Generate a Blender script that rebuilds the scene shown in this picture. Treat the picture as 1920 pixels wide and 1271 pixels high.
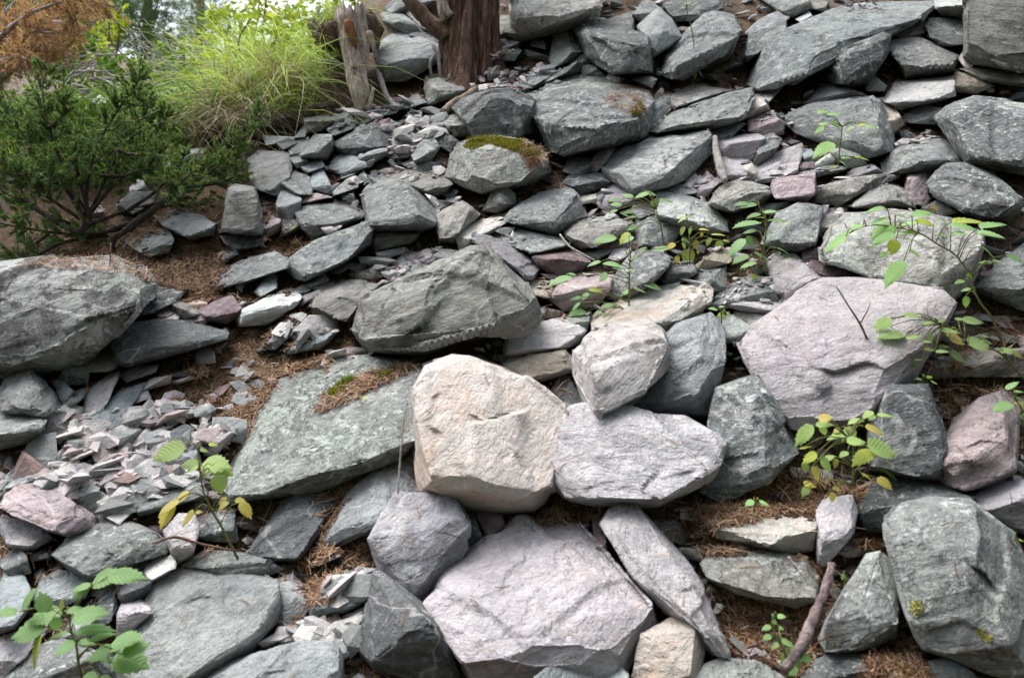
import bpy, bmesh, math, random
import numpy as np
from mathutils import Vector, Matrix, noise as mnoise
from mathutils.bvhtree import BVHTree

for o in list(bpy.data.objects):
    bpy.data.objects.remove(o)
scene = bpy.context.scene
COL = scene.collection
random.seed(7)
RNG = np.random.default_rng(11)

# ------------------------------------------------------------------ camera
FPX = 1663.0                      # focal length in photograph pixels (1920 wide)
EYE = np.array([0.0, 0.0, 1.6])   # eye height above the foot of the slope
cam_d = bpy.data.cameras.new('camera')
cam_d.sensor_width = 36.0
cam_d.lens = 36.0 * FPX / 1920.0
cam_d.clip_start = 0.05
cam_d.clip_end = 2000.0
cam_d.dof.use_dof = True
cam_d.dof.focus_distance = 2.35
cam_d.dof.aperture_fstop = 6.3
cam = bpy.data.objects.new('camera', cam_d)
cam.location = EYE
cam.rotation_euler = (math.radians(90), 0, 0)
COL.objects.link(cam)
scene.camera = cam

# ------------------------------------------------------------------ overcast daylight
SUN_EL, SUN_AZ = math.radians(66), math.radians(-62)   # high, from the left, over the hillside
world = bpy.data.worlds.new('World')
scene.world = world
world.use_nodes = True
wn, wl = world.node_tree.nodes, world.node_tree.links
bg = wn['Background']
sky = wn.new('ShaderNodeTexSky')
sky.sky_type = 'NISHITA'
sky.sun_disc = False
sky.sun_elevation = SUN_EL
sky.sun_rotation = SUN_AZ
sky.air_density = 1.0
sky.dust_density = 5.0
sky.ozone_density = 1.0
hs = wn.new('ShaderNodeHueSaturation')
hs.inputs['Saturation'].default_value = 0.45      # cloud veil: the blue is mostly gone
wl.new(sky.outputs[0], hs.inputs['Color'])
wl.new(hs.outputs[0], bg.inputs['Color'])
bg.inputs['Strength'].default_value = 0.15

sun_d = bpy.data.lights.new('sun', 'SUN')
sun_d.energy = 1.0
sun_d.angle = math.radians(42)
sun_d.color = (1.0, 0.99, 0.98)
sun = bpy.data.objects.new('sun', sun_d)
sdir = Vector((math.cos(SUN_EL) * math.sin(SUN_AZ), math.cos(SUN_EL) * math.cos(SUN_AZ), math.sin(SUN_EL)))
sun.rotation_euler = sdir.to_track_quat('Z', 'Y').to_euler()
sun.location = (0, 0, 20)
COL.objects.link(sun)

vs = scene.view_settings
vs.view_transform = 'Standard'
vs.look = 'None'
vs.exposure = 1.32
vs.gamma = 1.0
vs.use_curve_mapping = False
scene.render.film_transparent = False
try:
    scene.cycles.max_bounces = 6
    scene.cycles.diffuse_bounces = 3
    scene.cycles.glossy_bounces = 2
    scene.cycles.transparent_max_bounces = 6
except Exception:
    pass

# ------------------------------------------------------------------ helpers
def tag(o, label=None, cat=None, group=None, kind=None):
    if label: o['label'] = label
    if cat: o['category'] = cat
    if group: o['group'] = group
    if kind: o['kind'] = kind
    return o

def np_mesh(name, V, F, smooth=True):
    """mesh from numpy arrays; F is (n,3) or a list of polygons"""
    me = bpy.data.meshes.new(name)
    V = np.asarray(V, dtype=np.float32)
    if isinstance(F, np.ndarray):
        k = F.shape[1]
        me.vertices.add(len(V)); me.vertices.foreach_set('co', V.ravel())
        me.loops.add(F.size); me.loops.foreach_set('vertex_index', F.ravel().astype(np.int32))
        me.polygons.add(len(F))
        me.polygons.foreach_set('loop_start', (np.arange(len(F)) * k).astype(np.int32))
        me.polygons.foreach_set('loop_total', np.full(len(F), k, dtype=np.int32))
        me.update(calc_edges=True)
    else:
        me.from_pydata(V.tolist(), [], F)
        me.update()
    me.polygons.foreach_set('use_smooth', np.full(len(me.polygons), smooth))
    return me

def link(name, me, mat=None, parent=None, mw=None):
    o = bpy.data.objects.new(name, me)
    if mat is not None and me is not None and not me.materials:
        me.materials.append(mat)
    COL.objects.link(o)
    if parent is not None: o.parent = parent
    if mw is not None: o.matrix_world = mw
    return o

def _h(ix, iy, iz, s):
    n = (ix * 374761393 + iy * 668265263 + iz * 2147483647 + s * 1274126177) & 0xffffffff
    n = ((n ^ (n >> 13)) * 1274126177) & 0xffffffff
    n = ((n ^ (n >> 15)) * 2246822519) & 0xffffffff
    return ((n ^ (n >> 16)) & 0xffff) / 32767.5 - 1.0

def vnoise(P, s=0):
    P = np.asarray(P, dtype=np.float64)
    i = np.floor(P).astype(np.int64); f = P - i
    u = f * f * f * (f * (f * 6 - 15) + 10)
    x, y, z = i[:, 0], i[:, 1], i[:, 2]
    def L(a, b, t): return a + (b - a) * t
    c = [[[ _h(x + a, y + b, z + c_, s) for c_ in (0, 1)] for b in (0, 1)] for a in (0, 1)]
    ux, uy, uz = u[:, 0], u[:, 1], u[:, 2]
    return L(L(L(c[0][0][0], c[1][0][0], ux), L(c[0][1][0], c[1][1][0], ux), uy),
             L(L(c[0][0][1], c[1][0][1], ux), L(c[0][1][1], c[1][1][1], ux), uy), uz)

def fbm(P, octv=3, s=0):
    r = 0; a = 1.0; t = 0
    for k in range(octv):
        r = r + a * vnoise(P * 2.03 ** k + 17.3 * k, s + k); t += a; a *= 0.5
    return r / t

def sstep(a, b, x):
    t = np.clip((x - a) / (b - a), 0, 1)
    return t * t * (3 - 2 * t)

# ------------------------------------------------------------------ terrain
YEDGE = 3.15
def terr(x, y):
    """height of the scree surface; uphill is +y, the left flattens into a grassy shelf"""
    x = np.asarray(x, float); y = np.asarray(y, float)
    yc = np.clip(y, -30, 7.0)
    zt = 0.72 * yc + 0.03 * np.maximum(yc, 0) ** 2 + 0.12 * np.clip(x, -6, 6)
    zt = zt + np.maximum(y - 7.0, 0) * 0.62 - np.maximum(y - 60, 0) * 0.55
    zt = zt + np.maximum(-30 - y, 0) * -0.05
    e0 = 0.72 * YEDGE + 0.03 * YEDGE ** 2 + 0.12 * np.clip(x, -6, 6)
    zl = e0 + 0.34 * (y - YEDGE) - np.maximum(y - 40, 0) * 0.25
    w = sstep(-0.45, -1.05, x) if np.ndim(x) else float(sstep(-0.45, -1.05, np.array([x]))[0])
    return np.where(y > YEDGE, zt + w * (np.minimum(zl, zt) - zt), zt)

def ray(px, py):
    px = np.asarray(px, float); py = np.asarray(py, float)
    return np.stack([(px - 960.0) / FPX, np.ones_like(px), (635.5 - py) / FPX], -1)

def depth(px, py, cap=None):
    """distance along +y at which the pixel's ray meets the scree surface"""
    d = ray(np.atleast_1d(px), np.atleast_1d(py))
    lo = np.full(len(d), 0.5); hi = np.full(len(d), 25.0)
    ys = np.geomspace(0.6, 25, 160)
    G = EYE[2] + d[:, 2:3] * ys[None] - terr(d[:, 0:1] * ys[None], ys[None] + 0 * d[:, 0:1])
    hit = (G < 0)
    idx = np.where(hit.any(1), hit.argmax(1), len(ys) - 1)
    lo = ys[np.maximum(idx - 1, 0)]; hi = ys[idx]
    for _ in range(22):
        m = 0.5 * (lo + hi)
        g = EYE[2] + d[:, 2] * m - terr(d[:, 0] * m, m)
        lo = np.where(g > 0, m, lo); hi = np.where(g > 0, hi, m)
    r = 0.5 * (lo + hi)
    return r if cap is None else np.minimum(r, cap)

def at(px, py, t):
    return EYE + ray(px, py) * np.asarray(t)[..., None]

# ------------------------------------------------------------------ node helper
class NT:
    def __init__(s, name):
        s.m = bpy.data.materials.new(name); s.m.use_nodes = True
        s.t = s.m.node_tree; s.n = s.t.nodes; s.l = s.t.links
        s.b = s.n['Principled BSDF']
        s.b.inputs['Roughness'].default_value = 0.85
        s.b.inputs['Specular IOR Level'].default_value = 0.25
    def new(s, k, **kw):
        q = s.n.new(k)
        for a, v in kw.items(): setattr(q, a, v)
        return q
    def put(s, node, inp, v):
        i = node.inputs[inp]
        if hasattr(v, 'is_linked') or isinstance(v, bpy.types.NodeSocket): s.l.new(v, i)
        else: i.default_value = v
    def mapping(s, vec, scale=(1, 1, 1), loc=(0, 0, 0), rot=(0, 0, 0)):
        q = s.new('ShaderNodeMapping'); s.put(q, 'Vector', vec)
        q.inputs['Scale'].default_value = scale; s.put(q, 'Location', loc); q.inputs['Rotation'].default_value = rot
        return q.outputs[0]
    def noise(s, vec, scale, detail=4, rough=0.6, dist=0.0):
        q = s.new('ShaderNodeTexNoise'); s.put(q, 'Vector', vec)
        q.inputs['Scale'].default_value = scale; q.inputs['Detail'].default_value = detail
        q.inputs['Roughness'].default_value = rough; q.inputs['Distortion'].default_value = dist
        return q.outputs['Fac']
    def voro(s, vec, scale, feature='F1', out='Distance', rnd=1.0):
        q = s.new('ShaderNodeTexVoronoi'); q.feature = feature; s.put(q, 'Vector', vec)
        q.inputs['Scale'].default_value = scale; q.inputs['Randomness'].default_value = rnd
        return q.outputs[out]
    def ramp(s, fac, stops, interp='LINEAR'):
        q = s.new('ShaderNodeValToRGB'); s.put(q, 'Fac', fac); q.color_ramp.interpolation = interp
        e = q.color_ramp.elements
        while len(e) < len(stops): e.new(0.5)
        for k, (p, c) in enumerate(stops):
            e[k].position = p
            e[k].color = c if len(c) == 4 else (*c, 1)
        return q.outputs['Color']
    def rng(s, v, a, b, c=0.0, d=1.0):
        q = s.new('ShaderNodeMapRange'); q.interpolation_type = 'SMOOTHSTEP'
        s.put(q, 'Value', v); s.put(q, 'From Min', a); s.put(q, 'From Max', b); s.put(q, 'To Min', c); s.put(q, 'To Max', d)
        return q.outputs[0]
    def math(s, op, a, b=0.0, clamp=False):
        q = s.new('ShaderNodeMath'); q.operation = op; q.use_clamp = clamp
        s.put(q, 0, a); s.put(q, 1, b); return q.outputs[0]
    def mix(s, fac, a, b, blend='MIX'):
        q = s.new('ShaderNodeMix'); q.data_type = 'RGBA'; q.blend_type = blend
        s.put(q, 0, fac)
        for k, v in ((6, a), (7, b)):
            if isinstance(v, tuple): v = (*v, 1) if len(v) == 3 else v
            s.put(q, k, v)
        return q.outputs[2]
    def bump(s, h, strength, dist, normal=None):
        q = s.new('ShaderNodeBump'); s.put(q, 'Height', h)
        q.inputs['Strength'].default_value = strength; q.inputs['Distance'].default_value = dist
        if normal is not None: s.put(q, 'Normal', normal)
        return q.outputs[0]
# ------------------------------------------------------------------ rock materials (colour comes from each object)
def rock_mat(name, speck=0.5, streak=0.5, lichen=0.0, yellow=0.0, blotch=0.5, grain=0.5, warm=0.0, patch=0.0):
    m = NT(name)
    oi = m.new('ShaderNodeObjectInfo'); tc = m.new('ShaderNodeTexCoord')
    off = m.new('ShaderNodeVectorMath', operation='SCALE')
    comb = m.new('ShaderNodeCombineXYZ')
    m.put(comb, 0, oi.outputs['Random']); m.put(comb, 1, m.math('MULTIPLY', oi.outputs['Random'], 7.3)); m.put(comb, 2, m.math('MULTIPLY', oi.outputs['Random'], 3.1))
    m.put(off, 0, comb.outputs[0]); off.inputs['Scale'].default_value = 37.0
    add = m.new('ShaderNodeVectorMath', operation='ADD'); m.put(add, 0, tc.outputs['Object']); m.put(add, 1, off.outputs[0])
    P = add.outputs[0]
    S = m.mapping(P, (1, 1, 5.5))                        # stretched along the bedding
    base = oi.outputs['Color']
    # broad tone shifts
    n1 = m.noise(P, 7, 4, .62, .3)
    mo = m.noise(P, 27, 6, .74, .3)
    col = m.mix(m.rng(n1, .3, .72, 0, .9 * blotch), base, m.mix(1.0, base, (.56, .60, .60), 'MULTIPLY'))
    n2 = m.noise(P, 15, 5, .65, .6)
    col = m.mix(m.rng(n2, .5, .72, 0, .75 * blotch), col, m.mix(1.0, col, (1.32, 1.30, 1.28), 'MULTIPLY'))
    col = m.mix(m.rng(mo, .46, .60, 0, .15 + .75 * blotch), col, m.mix(1.0, col, (.62, .63, .63), 'MULTIPLY'))
    # bedding streaks
    n3 = m.noise(S, 13, 6, .68, .25)
    col = m.mix(m.rng(n3, .40, .66, 0, streak), col, m.mix(1.0, col, (.66, .66, .66), 'MULTIPLY'))
    n3b = m.noise(m.mapping(P, (1, 1, 9)), 9, 5, .7, .4)
    col = m.mix(m.rng(n3b, .55, .72, 0, .6 * streak), col, m.mix(1.0, col, (1.28, 1.25, 1.24), 'MULTIPLY'))
    if warm > 0:
        n4 = m.noise(P, 5.5, 4, .6, .6)
        col = m.mix(m.rng(n4, .48, .7, 0, warm), col, m.mix(1.0, col, (1.12, .93, .80), 'MULTIPLY'))
        n4b = m.noise(S, 4.2, 4, .6, .8)
        col = m.mix(m.rng(n4b, .56, .74, 0, warm * .8), col, m.mix(1.0, col, (1.06, .90, .95), 'MULTIPLY'))
    ru = m.noise(m.mapping(P, (1, 1, 1), (2, 7, 4)), 10, 6, .7, .7)
    col = m.mix(m.rng(ru, .56, .70, 0, .22), col, m.mix(1.0, col, (1.05, .82, .62), 'MULTIPLY'))
    ru2 = m.noise(m.mapping(P, (1, 1, 1), (8, 1, 6)), 5, 5, .65, .5)
    col = m.mix(m.rng(ru2, .54, .72, 0, .5), col, m.mix(.5, col, (.42, .43, .42)))
    vn = m.math('ABSOLUTE', m.math('SUBTRACT', m.noise(m.mapping(P, (1, 1, 1.6), (4, 4, 4)), 3.2, 3, .55, .4), .5))
    gate = m.rng(oi.outputs['Random'], .45, .6)
    col = m.mix(m.math('MULTIPLY', m.rng(vn, .003, .010, .55, 0), gate), col, m.mix(.6, col, (.62, .61, .59)))
    # mineral grain: dark and pale specks
    g1 = m.noise(P, 120, 3, .75)
    col = m.mix(m.rng(g1, .50, .68, 0, .75 * grain), col, m.mix(1.0, col, (.52, .53, .54), 'MULTIPLY'))
    g2 = m.noise(P, 75, 4, .75)
    col = m.mix(m.rng(g2, .56, .70, 0, .8 * grain), col, m.mix(.6, m.mix(1.0, col, (1.45, 1.45, 1.44), 'MULTIPLY'), (.5, .5, .5)))
    hgt = m.math('ADD', m.math('MULTIPLY', n3, .9 + 1.2 * streak), m.math('MULTIPLY', g2, .6))
    hgt = m.math('ADD', hgt, m.math('MULTIPLY', n2, .35))
    # crustose specks of lichen
    if speck > 0:
        v = m.noise(P, 42, 6, .78, .4)
        msk = m.math('MULTIPLY', m.rng(v, .54, .61), m.rng(m.noise(P, 6, 3, .6), .34, .62, .15, 1.0))
        col = m.mix(m.math('MULTIPLY', msk, speck), col, (.52, .545, .53))
        v2 = m.noise(m.mapping(P, (1, 1, 1), (5, 2, 9)), 34, 5, .75, .3)
        col = m.mix(m.math('MULTIPLY', m.rng(v2, .55, .63), .8 * speck), col, (.055, .06, .06))
    if patch > 0:                                          # pale crust over most of the face, dark holes
        v = m.noise(P, 8.5, 7, .74, .5)
        msk = m.rng(v, .475, .55)
        col = m.mix(m.math('MULTIPLY', msk, patch), col, (.40, .41, .395))
        v5 = m.noise(m.mapping(P, (1, 1, 1), (3, 8, 1)), 26, 6, .8, .3)
        col = m.mix(m.math('MULTIPLY', m.rng(v5, .53, .59), .9 * patch), col, (.05, .052, .05))
    if lichen > 0:                                         # leafy grey-green rosettes
        big = m.noise(P, 6.5, 3, .55, .5)
        fr = m.noise(P, 55, 5, .8, .8)
        k = m.math('ADD', big, m.math('MULTIPLY', m.math('SUBTRACT', fr, .5), .42))
        msk = m.math('MULTIPLY', m.rng(k, .555, .585), lichen, clamp=True)
        lc = m.mix(m.rng(fr, .35, .6), (.24, .28, .25), (.56, .61, .56))
        col = m.mix(msk, col, lc)
        hgt = m.math('ADD', hgt, m.math('MULTIPLY', msk, m.math('MULTIPLY', fr, 2.2)))
    if yellow > 0:
        big = m.noise(m.mapping(P, (1, 1, 1), (9, 4, 2)), 9, 2, .5)
        fr = m.noise(P, 70, 4, .8)
        k = m.math('ADD', big, m.math('MULTIPLY', m.math('SUBTRACT', fr, .5), .35))
        col = m.mix(m.math('MULTIPLY', m.rng(k, .735, .752), yellow), col, (.42, .38, .05))
    # each stone a little lighter or darker
    jit = m.math('ADD', m.math('MULTIPLY', oi.outputs['Random'], .28), .86)
    cj = m.new('ShaderNodeVectorMath', operation='SCALE'); m.put(cj, 0, col); m.put(cj, 'Scale', jit)
    m.put(m.b, 'Base Color', cj.outputs[0])
    m.put(m.b, 'Roughness', m.rng(n2, .2, .8, .72, .95))
    hgt = m.math('ADD', hgt, m.math('MULTIPLY', mo, .55))
    nb = m.bump(hgt, .9, .013)
    nb = m.bump(g1, .5, .005, nb)
    m.put(m.b, 'Normal', nb)
    return m.m

MAT = {
    'fresh': rock_mat('fresh_quartzite', speck=.16, streak=.42, blotch=.42, grain=.8, warm=.2),
    'cream': rock_mat('cream_quartzite', speck=.05, streak=.25, blotch=.35, grain=.45, warm=.85),
    'layer': rock_mat('layered_schist', speck=.2, streak=.95, blotch=.5, grain=.65, warm=.35),
    'slate': rock_mat('blue_grey_slate', speck=.36, streak=.6, blotch=.55, grain=.7),
    'weath': rock_mat('weathered_schist', speck=.8, streak=.45, blotch=.65, grain=.85, lichen=.35, yellow=.5),
    'lich': rock_mat('lichen_covered_schist', speck=.95, streak=.35, blotch=.65, grain=.85, lichen=1.0, yellow=.5),
    'crust': rock_mat('crusted_boulder', speck=.6, streak=.2, blotch=.5, grain=.6, patch=.85, lichen=.6),
}
# type code -> colour, material
TYPES = {
    'g': ((.285, .298, .293), 'weath'), 'gs': ((.31, .318, .30), 'layer'), 'gl': ((.285, .300, .292), 'lich'),
    'd': ((.165, .176, .175), 'weath'), 'ds': ((.132, .141, .147), 'slate'), 'dl': ((.215, .228, .225), 'lich'),
    'b': ((.345, .372, .380), 'slate'), 'bs': ((.40, .42, .42), 'layer'),
    'w': ((.600, .605, .605), 'fresh'), 'ws': ((.60, .595, .57), 'layer'),
    'p': ((.545, .508, .532), 'fresh'), 'pd': ((.465, .438, .460), 'fresh'), 'ps': ((.57, .545, .555), 'layer'),
    'c': ((.60, .535, .485), 'cream'), 'cs': ((.53, .475, .40), 'layer'), 'cw': ((.64, .62, .575), 'cream'),
    'wl': ((.52, .508, .522), 'layer'), 'ct': ((.50, .455, .40), 'cream'),
    'm': ((.285, .215, .228), 'layer'), 'mp': ((.44, .362, .372), 'layer'),
    'v': ((.340, .328, .348), 'slate'), 'o': ((.305, .293, .265), 'weath'), 'os': ((.30, .298, .27), 'layer'),
    'ot': ((.375, .363, .33), 'weath'), 'gw': ((.43, .455, .435), 'slate'), 'cr': ((.175, .18, .172), 'crust'),
}
CWORD = {'g': 'grey-green', 'gs': 'layered grey', 'gl': 'lichen-spotted grey', 'd': 'dark grey', 'ds': 'dark slate', 'dl': 'dark lichened',
         'b': 'blue-grey', 'bs': 'layered blue-grey', 'w': 'whitish', 'ws': 'layered whitish', 'p': 'pale lilac', 'pd': 'lilac-grey', 'ps': 'layered lilac',
         'c': 'cream-tan', 'cs': 'layered tan', 'cw': 'cream-white', 'm': 'maroon', 'mp': 'pinkish-maroon', 'v': 'violet-grey', 'o': 'olive-brown',
         'os': 'layered olive', 'ot': 'pale olive-tan', 'wl': 'streaky pale', 'ct': 'tan', 'gw': 'pale green-grey', 'cr': 'lichen-crusted'}
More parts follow.
